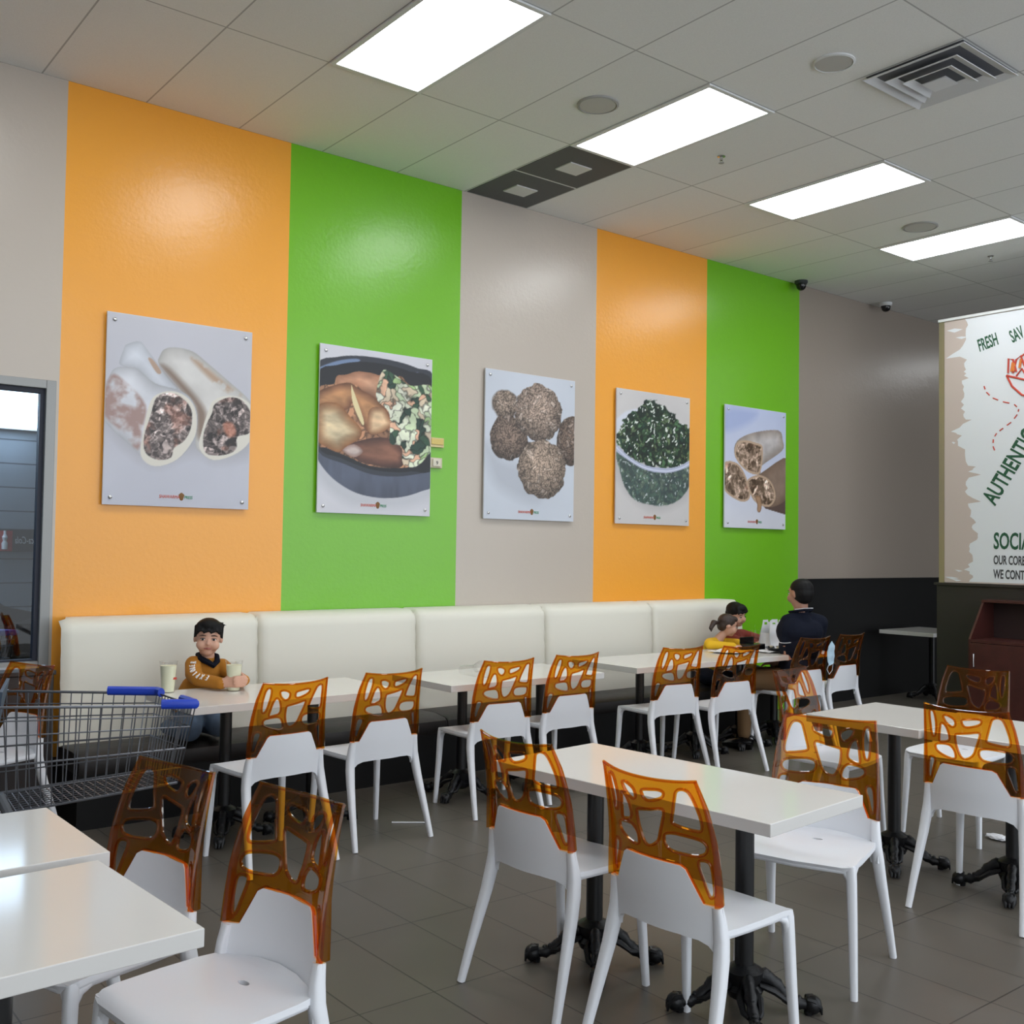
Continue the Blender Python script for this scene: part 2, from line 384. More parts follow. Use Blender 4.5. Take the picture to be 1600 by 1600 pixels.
btext('SOCIAL', 4.715, 1.615, -1, .21, .55, M_green)
btext('OUR CORE', 4.715, 1.472, -1, .115, .50, M_ink); btext('WE CONT', 4.715, 1.342, -1, .115, .52, M_ink)
dm = MB(); dl = [(4.803,3.137),(4.784,3.078),(4.727,3.016),(4.634,2.969),(4.524,2.936),(4.478,2.889),(4.488,2.844),(4.542,2.776),(4.616,2.727),(4.681,2.686),(4.713,2.633),(4.719,2.568),(4.691,2.496)]
for i in range(len(dl)-1):
    a = Vector(dl[i]+(0,)); b = Vector(dl[i+1]+(0,)); p = a.lerp(b, .1); q = a.lerp(b, .62)
    dm.tube([bp(p.x, p.y, .002), bp(q.x, q.y, .002)], (.006), 5)
dm.build('dashed_curve', M_rp, bn)
bo = MB()
for l in [[(4.59,3.205),(4.35,3.12),(4.1,3.205)], [(4.59,3.205),(4.54,3.10),(4.45,3.01),(4.35,2.98),(4.25,3.01),(4.16,3.10),(4.10,3.205)],
          [(4.575,3.225),(4.57,3.36),(4.53,3.345),(4.50,3.23)], [(4.53,3.22),(4.50,3.34),(4.46,3.37),(4.42,3.26)], [(4.50,3.19),(4.45,3.25),(4.40,3.16)], [(4.46,3.36),(4.40,3.40),(4.34,3.30),(4.38,3.18)]]:
    bo.tube([bp(y, z, .003) for y, z in l], .0095, 6)
bo.build('bowl_drawing', M_rp, bn)
bo = MB()
for l in [[(4.545,3.235),(4.53,3.32)], [(4.525,3.235),(4.515,3.31)], [(4.47,3.26),(4.455,3.34)], [(4.42,3.28),(4.41,3.35)]]:
    bo.tube([bp(y, z, .004) for y, z in l], .012, 6)
bo.build('bowl_filling', mat('orange_print', (222, 130, 60), .6), bn)
# trim at the panel's free edge and along its top
tr = MB(); tr.add([Vector((x, y, z)) for z in (1.284, 3.80) for x, y in ((PX-.006, 5.191), (PX-.006, 5.245), (PX+.11, 5.245), (PX+.11, 5.191))], [(0, 1, 5, 4), (1, 2, 6, 5), (2, 3, 7, 6), (3, 0, 4, 7), (0, 3, 2, 1), (4, 5, 6, 7)])
struct(tr.build('trim_2', mat('brushed_edge', (160, 152, 130), .3, metal=.5), smooth=0))
struct(MB().box(PX-.015, PX+.12, 1.0, 5.25, 3.80, 3.825).build('trim_3', M_lampw, smooth=0))

# ---------------------------------------------------------------- ceiling fittings
TX, TY, TW = 3.3698, 5.1846, .6096
E_lamp = emis('lamp_glow', (.96, .985, 1.0), LAMP)
def ceiling_light(i, y1, label, first=None):
    x0 = TX+i*TW
    t = thing('ceiling_light', (x0+TW/2, y1-TW, ZC), label, 'ceiling light', 'recessed ceiling lights')
    f = MB(); a, b = TW/2, TW
    for q in [(-a, -a+.03, -b, b), (a-.03, a, -b, b), (-a+.03, a-.03, -b, -b+.03), (-a+.03, a-.03, b-.03, b)]:
        f.box(*q, -.012, -.0005)
    f.build('frame', M_lampw, t, 0, bev=.002)
    MB().box(-a+.032, a-.032, -b+.032, b-.032, -.008, -.001).build('diffuser', E_lamp, t, 0)
    return t
L0 = ceiling_light(-1, TY, 'large bright ceiling light panel nearest the camera, above the orange and green stripes')
dup(L0, (TX+2*TW+TW/2, TY-TW, ZC), 0, 'bright ceiling light panel right beside the two dark ceiling vents')
dup(L0, (TX+5*TW+TW/2, TY-TW, ZC), 0, 'bright ceiling light panel below the square louvred diffuser in the photo')
dup(L0, (TX+8*TW+TW/2, TY-TW, ZC), 0, 'ceiling light panel farthest along the row, cut by the right edge')
for k, i in enumerate((-4, -1, 2, 5, 8)):  # unseen row of panels added for illumination
    dup(L0, (TX+i*TW+TW/2, 0.9-.61, ZC), 0, 'unseen ceiling light panel added behind the camera to brighten the room')
for k, i in enumerate((-1, 5)):  # two more unseen panels, also added to light the room
    dup(L0, (TX+i*TW+TW/2, -2.7, ZC), 0, 'unseen ceiling light panel added behind the camera to brighten the room')
dup(L0, (TX-4*TW+TW/2, TY-TW, ZC), 0, 'ceiling light panel left of the photo above the window side')

dup(L0, (TX+17*TW+TW/2, TY-TW, ZC), 0, 'ceiling light panel beyond the partition, seen only as a sheen on the far wall')
def speaker(x, y, r, label):
    t = thing('ceiling_speaker', (x, y, ZC), label, 'speaker')
    MB().lathe([(r, -.0005), (r, -.008), (r*.9, -.012), (r*.88, -.0005)], n=32).build('rim', M_lampw if r < .12 else M_grey, t)
    MB().lathe([(r*.87, -.001), (r*.87, -.009), (0.001, -.012)], n=32).build('grille', mat('speaker_mesh', (186, 185, 181), .8, bump=(400, .2)), t)
speaker(4.295, 4.603, .13, 'round grey ceiling speaker between the two nearest light panels')
speaker(4.916, 3.35, .115, 'round ceiling speaker with white rim left of the louvred diffuser')
speaker(7.972, 4.593, .14, 'round grey ceiling speaker before the farthest light panel')
def sprinkler(x, y, label):
    t = thing('fire_sprinkler', (x, y, ZC), label, 'sprinkler')
    MB().lathe([(.028, 0), (.028, -.004), (.012, -.008), (.01, -.03), (.004, -.034)], n=14).build('escutcheon', M_chrome, t)
    MB().lathe([(.02, -.046), (.02, -.049), (.002, -.052)], n=10).build('deflector', M_grey, t)
    m = MB()
    for s in (-1, 1): m.tube([(s*.01, 0, -.028), (s*.016, 0, -.038), (s*.004, 0, -.047)], .003, 5)
    m.build('arms', M_grey, t)
sprinkler(5.519, 4.659, 'small fire sprinkler between the second and third light panels')
sprinkler(9.24, 4.632, 'small fire sprinkler under the farthest light panel')
def dome(x, y, label, m):
    t = thing('security_camera', (x, y, ZC), label, 'security camera')
    MB().lathe([(.065, 0), (.065, -.02), (.055, -.035), (.05, -.035)], n=20).build('base', m, t)
    MB().lathe([(.05, -.03), (.05, -.05), (.042, -.075), (.025, -.092), (.002, -.098)], n=20).build('dome', M_black, t)
dome(8.70, 6.30, 'black dome security camera where the last green stripe meets the ceiling', mat('dome_base_dark', (50, 52, 56), .5))
dome(10.15, 6.25, 'dome security camera with pale base on the ceiling near the partition', M_lampw)
# two dark perforated vents
def vent(y0, y1, label):
    x0, x1 = TX+2*TW+.012, TX+3*TW-.012; cx, cy = (x0+x1)/2, (y0+y1)/2
    t = thing('ceiling_vent', (cx, cy, ZC), label, 'vent', 'dark ceiling vents')
    a = (x1-x0)/2; b = (y1-y0)/2
    MB().box(-a, a, -b, b, -.004, -.0005).build('perforated_plate', mat('vent_dark', (84, 86, 86), .7, bump=(300, .4), var=(3, .15)), t, 0)
    MB().box(-.10, .10, -.085, .085, -.012, -.004).build('centre_plate', mat('vent_centre', (206, 206, 206), .6), t, 0)
vent(5.20, 5.782, 'dark perforated ceiling vent nearer the light panel'); vent(5.806, 6.385, 'dark perforated ceiling vent against the striped wall')
df = thing('air_diffuser', (TX+3.5*TW, TY-3.5*TW, ZC), 'square louvred white air diffuser in the ceiling at upper right', 'air diffuser')
MB().box(-.29, .29, -.29, .29, -.003, -.0005).build('backing', mat('diffuser_dark', (96, 98, 104), .7), df, 0)
for s0, s1, zt in ((.30, .245, 0), (.215, .165, -.012), (.145, .10, -.024), (.07, .0, -.034)):
    m = MB()
    def rg_(s, z): return [Vector((s, s, z)), Vector((-s, s, z)), Vector((-s, -s, z)), Vector((s, -s, z))]
    m.loft([rg_(s0, zt-.022), rg_(max(s1, .004), zt-.002), rg_(max(s1, .004)+.004, zt), rg_(s0+.003, zt-.019)], cap=(s1 == 0), close=(s1 != 0))
    m.build('louvre_ring' if s1 else 'centre_cone', mat('diffuser_white', (214, 216, 220), .5), df, 0)

# ---------------------------------------------------------------- posters
class Pic:
    def __init__(s, nx=176, ny=220, seed=1):
        s.nx, s.ny = nx, ny; u = np.linspace(0, 1, nx); v = np.linspace(0, 1, ny)
        s.U, s.V = np.meshgrid(u, v); s.X = s.U*.94; s.Y = s.V*1.17; s.rs = np.random.RandomState(seed)
        s.I = np.zeros((ny, nx, 3))
    def noise(s, sc, oct=4, ax=1.0):
        out = 0; amp = 1; tot = 0
        for o in range(oct):
            k = sc*2**o; g = s.rs.rand(int(k*1.2)+4, int(k*ax)+4); x = s.X*k*ax; y = s.Y*k
            xi = np.minimum(x.astype(int), g.shape[1]-2); yi = np.minimum(y.astype(int), g.shape[0]-2); fx = x-xi; fy = y-yi
            fx = fx*fx*(3-2*fx); fy = fy*fy*(3-2*fy)
            out = out+amp*((g[yi, xi]*(1-fx)+g[yi, xi+1]*fx)*(1-fy)+(g[yi+1, xi]*(1-fx)+g[yi+1, xi+1]*fx)*fy); tot += amp; amp *= .5
        return out/tot
    def vor(s, k, jit=.9):
        x = s.X*k+1.3*(s.noise(k*.45)-.5)*3; y = s.Y*k+1.3*(s.noise(k*.45)-.5)*3; x = np.maximum(x+2, 0); y = np.maximum(y+2, 0); xi = x.astype(int); yi = y.astype(int); n = int(k*1.3)+9
        jx = s.rs.rand(n, n)*jit; jy = s.rs.rand(n, n)*jit; idg = s.rs.rand(n, n, 3)
        d1 = np.full(x.shape, 9.); d2 = np.full(x.shape, 9.); cid = np.zeros(x.shape+(3,))
        for a in (-1, 0, 1):
            for b in (-1, 0, 1):
                cx = xi+a; cy = yi+b; px = cx+jx[cy % n, cx % n]; py = cy+jy[cy % n, cx % n]
                d = np.hypot(x-px, y-py); c = d < d1; d2 = np.where(c, d1, np.minimum(d2, d)); d1 = np.where(c, d, d1)
                cid[c] = idg[cy % n, cx % n][c]
        return d1, d2, cid
    def sd(s, poly, smooth=True):
        pts = cr(poly, 4) if smooth else poly; P = np.array(pts)*[.94, 1.17]; n = len(P)
        d = np.full(s.X.shape, 9.); ins = np.zeros(s.X.shape, bool)
        for i in range(n):
            ax, ay = P[i]; bx, by = P[(i+1) % n]; ex, ey = bx-ax, by-ay
            t = np.clip(((s.X-ax)*ex+(s.Y-ay)*ey)/(ex*ex+ey*ey+1e-12), 0, 1)
            d = np.minimum(d, np.hypot(s.X-ax-t*ex, s.Y-ay-t*ey))
            c = ((ay > s.Y) != (by > s.Y)) & (s.X < (bx-ax)*(s.Y-ay)/(by-ay+1e-12)+ax); ins ^= c
        return np.where(ins, d, -d)
    def put(s, m, c):
        m = np.clip(m, 0, 1)[..., None]; s.I = s.I*(1-m)+np.array(c, float)*m
    def mask(s, sd, soft=.004): return np.clip(sd/soft+.5, 0, 1)
    def build(s, parent, w_, h_, y):
        xs = (s.U-.5)*w_; zs = (1-s.V)*h_
        vs = [(float(a), y, float(b)) for a, b in zip(xs.ravel(), zs.ravel())]
        nx, ny = s.nx, s.ny
        fs = [(j*nx+i, j*nx+i+1, (j+1)*nx+i+1, (j+1)*nx+i) for j in range(ny-1) for i in range(nx-1)]
        me = bpy.data.meshes.new('printed_picture'); me.from_pydata(vs, [], [tuple(reversed(f)) for f in fs])
        at = me.color_attributes.new('print', 'FLOAT_COLOR', 'POINT')
        c = np.clip(s.I, 0, 255)/255; c = np.where(c <= .04045, c/12.92, ((c+.055)/1.055)**2.4)
        at.data.foreach_set('color', np.concatenate([c, np.ones((ny, nx, 1))], 2).astype(np.float32).ravel())
        me.materials.append(M_print)
        o = bpy.data.objects.new('printed_picture', me); COL.objects.link(o); o.parent = parent
M_print = bpy.data.materials.new('poster_print'); M_print.use_nodes = True
_n = M_print.node_tree; _a = _n.nodes.new('ShaderNodeVertexColor'); _a.layer_name = 'print'
_n.links.new(_a.outputs[0], _n.nodes['Principled BSDF'].inputs['Base Color']); setin(_n.nodes['Principled BSDF'], 'Roughness', .4)

def filling(p, sdp, k=34, warm=0):
    n1 = p.noise(k*.5); n2 = p.noise(k*1.1, 3); rd = 1-abs(2*p.noise(k*.75)-1); rd2 = 1-abs(2*n2-1)
    d1, d2, c = p.vor(k*.8); e = np.clip((d2-d1)*3, 0, 1)
    v = 30+(90*c[..., 0]**1.5+110*(c[..., 1] > .62)*c[..., 2])*(.3+.7*e)+90*np.clip((rd-.86)*6, 0, 1)+50*np.clip((n1-.45)*3, 0, 1)*rd2
    col = np.stack([v*1.02+6+warm, v*.95+2+warm*.6, v*.93+2], -1)
    red = np.clip((p.noise(9)-.60)*9, 0, 1)[..., None]*.5; col = col*(1-red)+np.array([176, 112, 92])*red*(.4+.6*rd[..., None])
    m = p.mask(sdp); p.I = p.I*(1-m[..., None])+col*m[..., None]
def paint1(p):
    bg = 186+14*p.noise(2); p.I = np.stack([bg*(1-.03*p.V), bg*(1-.02*p.V), bg*1.045], -1)
    def wrap(poly, base, amp=34):
        s = p.sd(poly); m = p.mask(s); r = np.clip(s/.09, 0, 1)
        n = p.noise(7); col = np.array(base)*(.78+.22*np.sqrt(r))[..., None]+(n-.5)[..., None]*amp
        p.I = p.I*(1-m[..., None])+col*m[..., None]; return s
    sh = p.sd([(.0, .6), (.3, .8), (.6, .72), (.75, .76), (1.02, .7), (1.02, .5), (.5, .45), (.05, .45)]); p.put(p.mask(sh-.02, .10)*.5, (150, 148, 152))
    wrap([(0.126,0.159),(0.208,0.133),(0.255,0.166),(0.332,0.238),(0.425,0.318),(0.476,0.365),(0.364,0.392),(0.202,0.28),(0.1,0.273),(0.084,0.25),(0.107,0.19)], (212, 216, 226))
    p.put(p.mask(p.sd([(.27, .22), (.30, .22), (.36, .28), (.33, .29)])), (176, 150, 132))
    s = wrap([(0.346,0.198),(0.377,0.157),(0.451,0.14),(0.572,0.149),(0.687,0.207),(0.851,0.298),(0.971,0.368),(1.015,0.427),(1.021,0.58),(0.912,0.685),(0.739,0.734),(0.648,0.699),(0.607,0.65),(0.612,0.484),(0.492,0.364),(0.381,0.271),(0.337,0.233)], (208, 206, 204))
    p.put(p.mask(s)*np.clip(1-abs((p.V-.18)-(p.U-.40)*.95)/.09-.0, 0, 1)*0, (0, 0, 0))
    p.put(p.mask(p.sd([(.62, .60), (.60, .45), (.49, .36), (.36, .25), (.42, .26), (.56, .36), (.66, .45), (.68, .52), (.65, .62)]), .04)*.75, (112, 88, 72))
    p.put(p.mask(p.sd([(.56, .19), (.62, .20), (.75, .27), (.93, .36), (.86, .36), (.72, .30)]), .03)*np.clip((p.noise(16)-.38)*5, 0, 1)*.85, (172, 142, 118))
    wrap([(0.05,0.295),(0.11,0.277),(0.202,0.28),(0.319,0.345),(0.47,0.366),(0.559,0.401),(0.612,0.475),(0.615,0.571),(0.579,0.66),(0.473,0.752),(0.335,0.788),(0.25,0.746),(0.165,0.684),(-0.0,0.57),(-0.02,0.464),(0.017,0.347)], (210, 212, 220))
    m = p.mask(p.sd([(0.031,0.33),(0.133,0.362),(0.261,0.468),(0.244,0.595),(0.217,0.706),(0.102,0.613),(-0.02,0.513)]), .02)*np.clip((p.noise(13)-.30)*4, 0, 1); p.put(m*.95, (158, 130, 124))
    for f, i in (([(0.728,0.405),(0.83,0.37),(0.948,0.379),(1.016,0.436),(1.015,0.59),(0.912,0.685),(0.739,0.734),(0.636,0.674),(0.654,0.568),(0.696,0.46)], [(0.74,0.422),(0.842,0.378),(0.936,0.388),(1.004,0.455),(1.002,0.563),(0.908,0.596),(0.899,0.668),(0.796,0.705),(0.681,0.698),(0.661,0.611),(0.687,0.531),(0.719,0.476)]),
                 ([(0.322,0.412),(0.427,0.378),(0.526,0.396),(0.594,0.451),(0.614,0.545),(0.59,0.633),(0.484,0.743),(0.335,0.788),(0.239,0.738),(0.25,0.612),(0.277,0.484)], [(0.333,0.42),(0.428,0.387),(0.516,0.414),(0.573,0.47),(0.576,0.556),(0.534,0.636),(0.46,0.684),(0.44,0.736),(0.355,0.753),(0.27,0.72),(0.256,0.636),(0.294,0.524)])):
        s = p.sd(f); p.put(p.mask(s), (214, 210, 200)); filling(p, p.sd(i), 30)
    p.put(p.mask(p.sd([(.80, .53), (.87, .52), (.90, .58), (.84, .60)]), .02)*.7, (190, 120, 95))
def paint2(p):
    n = p.noise(3); b = 196+12*n; p.I = np.stack([b, b, b*1.04], -1)
    p.put(p.mask(p.sd([(-.1, .60), (.0, .8), (.3, .95), (.8, .95), (1.1, .8), (1.1, .5)]), .08)*.35, (160, 165, 172))
    body = [(-0.02,0.60),(-0.015,0.668),(0.05,0.742),(0.16,0.814),(0.328,0.875),(0.528,0.898),(0.734,0.886),(0.915,0.844),(1.037,0.789),(1.05,0.563)]
    s = p.sd(body); m = p.mask(s); c = np.array([72, 78, 94])*(1.05+.25*p.noise(5, 2, 4)-.35*np.clip((p.V-.78)*4, 0, 1))[..., None]; p.I = p.I*(1-m[..., None])+c*m[..., None]
    rim = [(-0.023,0.126),(0.137,0.067),(0.302,0.042),(0.502,0.035),(0.708,0.044),(0.86,0.065),(1.016,0.101),(1.05,0.4),(1.034,0.701),(1.004,0.713),(0.73,0.756),(0.466,0.757),(0.225,0.705),(-0.007,0.636),(-.04,.4)]
    p.put(p.mask(p.sd(rim)), (50, 54, 64)); p.put(p.mask(p.sd([(-.02, .15), (.14, .09), (.3, .06), (.33, .075), (.15, .125), (-.02, .18)]), .01), (112, 132, 165)); p.put(p.mask(p.sd([(.86, .09), (1.01, .14), (1.01, .17), (.88, .125)]), .01), (112, 128, 158))
    inn = [(-0.021,0.192),(0.139,0.115),(0.346,0.075),(0.561,0.069),(0.784,0.092),(1.017,0.153),(1.033,0.671),(0.819,0.721),(0.655,0.734),(0.437,0.724),(0.183,0.669),(-0.008,0.598)]
    p.put(p.mask(p.sd(inn)), (30, 32, 38))
    food = [(-0.018,0.282),(0.115,0.232),(0.141,0.182),(0.223,0.165),(0.333,0.135),(0.505,0.143),(0.562,0.113),(0.651,0.145),(0.71,0.129),(0.802,0.182),(1.018,0.183),(1.028,0.512),(0.954,0.628),(0.848,0.685),(0.654,0.709),(0.436,0.704),(0.238,0.656),(0.073,0.617),(-0.009,0.584)]
    d1, d2, c = p.vor(15); e = np.clip((d2-d1)*3, 0, 1)[..., None]
    br = np.array([176, 128, 96])*(.75+.5*c[..., :1])*(.5+.5*e); m = p.mask(p.sd(food))[..., None]; p.I = p.I*(1-m)+br*m
    def meat(poly, c0, c1, soft=.10):
        s = p.sd(poly); m = p.mask(s)[..., None]; r = np.clip(s/soft, 0, 1)[..., None]; n = p.noise(16, 4, .4)[..., None]
        col = (np.array(c0)*(1-r)+np.array(c1)*r)*(.72+.56*n); p.I = p.I*(1-m)+col*m
    meat([(0.141,0.182),(0.223,0.165),(0.333,0.135),(0.505,0.143),(0.55,0.2),(.52,.28),(.40,.27),(.3,.22),(.16,.25)], (150, 105, 80), (206, 160, 130))
    meat([(-0.018,0.291),(0.224,0.213),(0.337,0.242),(0.51,0.296),(0.615,0.387),(0.631,0.446),(0.459,0.517),(0.371,0.444),(0.283,0.334),(0.229,0.377),(-0.015,0.376)], (104, 68, 48), (176, 128, 88), .06)
    meat([(.43, .36), (.55, .34), (.61, .40), (.63, .445), (.50, .51), (.42, .49)], (140, 96, 66), (220, 188, 150), .05)
    meat([(0.236,0.598),(0.431,0.538),(0.604,0.527),(0.724,0.58),(0.756,0.639),(0.699,0.707),(0.436,0.695),(0.322,0.671)], (72, 46, 40), (130, 88, 70), .06)
    meat([(.20, .62), (.30, .58), (.38, .62), (.30, .66)], (150, 120, 110), (214, 196, 190), .03)
    meat([(-0.015,0.376),(0.146,0.344),(0.258,0.413),(0.358,0.484),(0.346,0.543),(0.236,0.598),(0.168,0.636),(0.059,0.608),(-0.009,0.565)], (140, 92, 56), (226, 206, 168), .09)
    p.put(p.mask(p.sd([(0.266,0.228),(0.281,0.246),(0.378,0.424),(0.364,0.454),(0.283,0.334)])), (222, 206, 160))
    sal = [(0.547,0.105),(0.666,0.133),(0.802,0.182),(1.018,0.183),(1.029,0.522),(0.969,0.617),(0.864,0.689),(0.743,0.68),(0.724,0.57),(0.62,0.556),(0.617,0.447),(0.599,0.359),(0.495,0.297),(0.493,0.218)]
    d1, d2, c = p.vor(17); e = np.clip((d2-d1)*4, 0, 1)[..., None]; pal = np.array([(222, 228, 204), (52, 84, 62), (226, 180, 150), (160, 190, 132), (232, 234, 214), (38, 66, 54), (214, 196, 170), (196, 212, 176)])
    col = pal[(c[..., 0]*7.99).astype(int)]*(.78+.4*p.noise(9)[..., None])*(.45+.55*e); m = p.mask(p.sd(sal))[..., None]; p.I = p.I*(1-m)+col*m
def paint3(p):
    n = p.noise(2); b = 198+12*n; p.I = np.stack([b*.955, b*.985, b*1.04], -1)
    p.put(p.mask(p.sd([(.0, .5), (.2, .6), (.45, .65), (.6, .85), (.4, .86), (.1, .75)]), .12)*.5, (158, 162, 172))
    for cx, cy, rx, ry, base, bl in ((.21, .224, .15, .105, (134, 118, 106), .02), (.256, .45, .21, .155, (112, 96, 86), .008), (.96, .43, .17, .18, (104, 88, 78), .006), (.583, .256, .265, .20, (146, 128, 116), .004), (.629, .642, .275, .205, (148, 130, 116), .004)):
        rr = np.hypot((p.U-cx)/rx, (p.V-cy)/ry); edge = 1+.10*(p.noise(16)-.5)*2
        m = np.clip((edge-rr)*rx/bl, 0, 1); d1, d2, c = p.vor(36); n = p.noise(36)
        lt = 1.12-.42*np.clip(rr, 0, 1)**2+.14*((cy-p.V)/ry)
        col = np.array(base)*(lt*(.50+.6*np.clip((d2-d1)*2.6, 0, 1)+.35*(n-.3)))[..., None]+(c[..., :1] > .9)*34
        p.I = p.I*(1-m[..., None])+col*m[..., None]
def paint4(p):
    n = p.noise(2); b = 192+14*n; p.I = np.stack([b, b*.985, b*.985], -1)
    p.put(p.mask(p.sd([(.1, .75), (.5, .90), (.95, .80), (1.05, .6), (1.0, .5), (.0, .5)]), .08)*.4, (160, 156, 158))
    p.put(p.mask(p.sd([(-0.05,0.279),(0.094,0.175),(0.265,0.134),(0.318,0.159),(0.113,0.241),(0.014,0.362),(-.05,.4)]), .02), (206, 210, 222))
    def leaf(poly, k, dk, soft=.004):
        d1, d2, c = p.vor(k); e = np.clip((d2-d1)*3, 0, 1)[..., None]; v = c[..., :1]
        pal = np.array([(24, 46, 32), (40, 70, 46), (30, 56, 44), (62, 92, 62), (84, 104, 72), (20, 36, 28)])
        col = pal[(c[..., 1]*5.99).astype(int)]*(.4+.7*e)*(.6+.8*p.noise(24)[..., None])
        w1, w2, cc = p.vor(k*.8); sp = ((w1 < .23) & (cc[..., 0] > .62))[..., None]; col = np.where(sp, np.array([214, 222, 214.]), col)
        col = col*(1-dk)+np.array([120, 132, 142])*dk; m = p.mask(p.sd(poly)+(p.noise(26, 2)-.5)*(.07 if dk == 0 else .01), soft)[..., None]; p.I = p.I*(1-m)+col*m
    leaf([(-0.026,0.431),(0.155,0.507),(0.383,0.564),(0.652,0.577),(0.872,0.542),(1.04,0.484),(1.044,0.625),(0.952,0.739),(0.823,0.813),(0.623,0.853),(0.479,0.852),(0.25,0.82),(0.11,0.72),(0.038,0.589)], 30, .42, .01)
    leaf([(-0.04,0.365),(0.146,0.191),(0.266,0.163),(0.317,0.091),(0.493,0.059),(0.621,0.089),(0.75,0.139),(0.939,0.207),(1.035,0.261),(1.04,0.484),(0.872,0.542),(0.651,0.567),(0.382,0.555),(0.154,0.488),(-0.04,0.412)], 30, 0, .006)
    p.put(p.mask(p.sd([(-0.04,0.395),(0.155,0.493),(0.382,0.552),(0.651,0.563),(0.872,0.532),(1.04,0.470),(1.041,0.514),(0.873,0.567),(0.652,0.601),(0.383,0.588),(0.155,0.527),(-0.04,0.45)])), (176, 182, 206))
    p.put(p.mask(p.sd([(-.02, .425), (.155, .51), (.383, .57), (.652, .583), (.873, .55), (1.02, .5), (1.02, .507), (.873, .557), (.652, .590), (.383, .577), (.155, .517), (-.02, .432)])), (216, 220, 236))
def paint5(p):
    n = p.noise(2); t = p.V[..., None]; p.I = np.array([186, 196, 226])*(1-t)+np.array([214, 216, 226])*t+(n[..., None]-.5)*16
    p.put(p.mask(p.sd([(.0, .05), (.5, .02), (.4, .12), (0, .22)]), .08)*.6, (150, 166, 212))
    bd = [(0.60,0.80),(1.06,0.46),(1.06,0.88),(0.66,0.83)]; p.put(p.mask(p.sd(bd, False)), (92, 74, 68))
    def w_(poly, c0, c1, soft=.1):
        s = p.sd(poly); m = p.mask(s)[..., None]; r = np.clip(s/soft, 0, 1)[..., None]; p.I = p.I*(1-m)+(np.array(c0)*(1-r)+np.array(c1)*r)*(.82+.36*p.noise(8)[..., None])*m
    w_([(0.57,0.539),(1.05,0.38),(1.05,0.70),(0.789,0.811),(0.511,0.787),(0.383,0.685),(0.361,0.601)], (112, 92, 78), (134, 114, 100))
    w_([(0.189,0.287),(0.459,0.201),(0.869,0.156),(0.947,0.237),(0.937,0.326),(0.591,0.473),(0.57,0.539),(0.422,0.545),(0.255,0.489),(0.15,0.4)], (150, 138, 130), (196, 190, 190))
    for o in ([(0.19,0.302),(0.313,0.274),(0.503,0.285),(0.61,0.322),(0.57,0.528),(0.422,0.545),(0.255,0.489),(0.15,0.4)], [(-0.02,0.481),(0.193,0.471),(0.339,0.581),(0.405,0.737),(0.281,0.784),(0.075,0.738),(-0.02,0.668)], [(0.361,0.601),(0.549,0.551),(0.743,0.596),(0.832,0.723),(0.724,0.812),(0.511,0.787),(0.383,0.685)]):
        s = p.sd(o); p.put(p.mask(s), (186, 160, 136)); filling(p, s-.022, 22, 26)
    w_([(0.489,0.735),(0.573,0.732),(0.596,0.816),(0.565,0.865),(0.522,0.851),(0.521,0.797)], (120, 92, 70), (160, 128, 100), .02)
PW, PH, PZ = .93, 1.165, 1.778
M_board = mat('poster_board', (206, 208, 214), .4)
M_logo_r = mat('logo_red', (206, 84, 56), .6); M_logo_g = mat('logo_green', (40, 140, 90), .6); M_logo_b = mat('logo_brown', (120, 84, 40), .6)
posters = [(2.408, paint1, 'two halved meat wraps on a grey sheet, poster on the first orange stripe'),
 (3.836, paint2, 'black bowl of chicken and chopped salad, poster on the first green stripe'),
 (5.263, paint3, 'pile of brown falafel balls, poster on the grey stripe between green and orange'),
 (6.674, paint4, 'clear tub heaped with green tabbouleh, poster on the second orange stripe'),
 (8.097, paint5, 'three stacked chicken wraps, smallest-looking poster on the last green stripe')]
for k, (px, fn, lab) in enumerate(posters):
    t = thing('food_poster', (px, YW-.03, PZ), lab, 'poster')
    MB().box(-PW/2, PW/2, 0, .012, 0, PH).build('board', M_board, t, 0)
    p = Pic(seed=k+3, nx=190 if k < 3 else 130, ny=236 if k < 3 else 160); fn(p); p.build(t, PW-.004, PH-.004, -.0012)
    for sx in (-1, 1):
        for sz in (.045, PH-.045):
            T = Matrix.Rotation(PI/2, 4, 'X')
            MB().lathe([(.004, -.018), (.011, .0), (.011, .008), (.007, .011), (0.0005, .012)], (sx*(PW/2-.045), 0, sz), 12, T=T).build('standoff_stud', M_chrome, t)
    z = .052
    text('SHAWARMA', t, M_logo_r, (-.125, -.003, z), (1, 0, 0), (0, 0, 1), .030, .78, .15, 'logo_word')
    text('PRESS', t, M_logo_g, (.035, -.003, z), (1, 0, 0), (0, 0, 1), .028, .75, .15, 'logo_word')
    MB().lathe([(.0005, -.024), (.010, -.02), (.016, .0), (.019, .012), (.012, .020), (.003, .026)], (.018, -.001, z+.012), 10, T=Matrix.Diagonal((1, .15, 1, 1))).build('logo_skewer', M_logo_b, t)

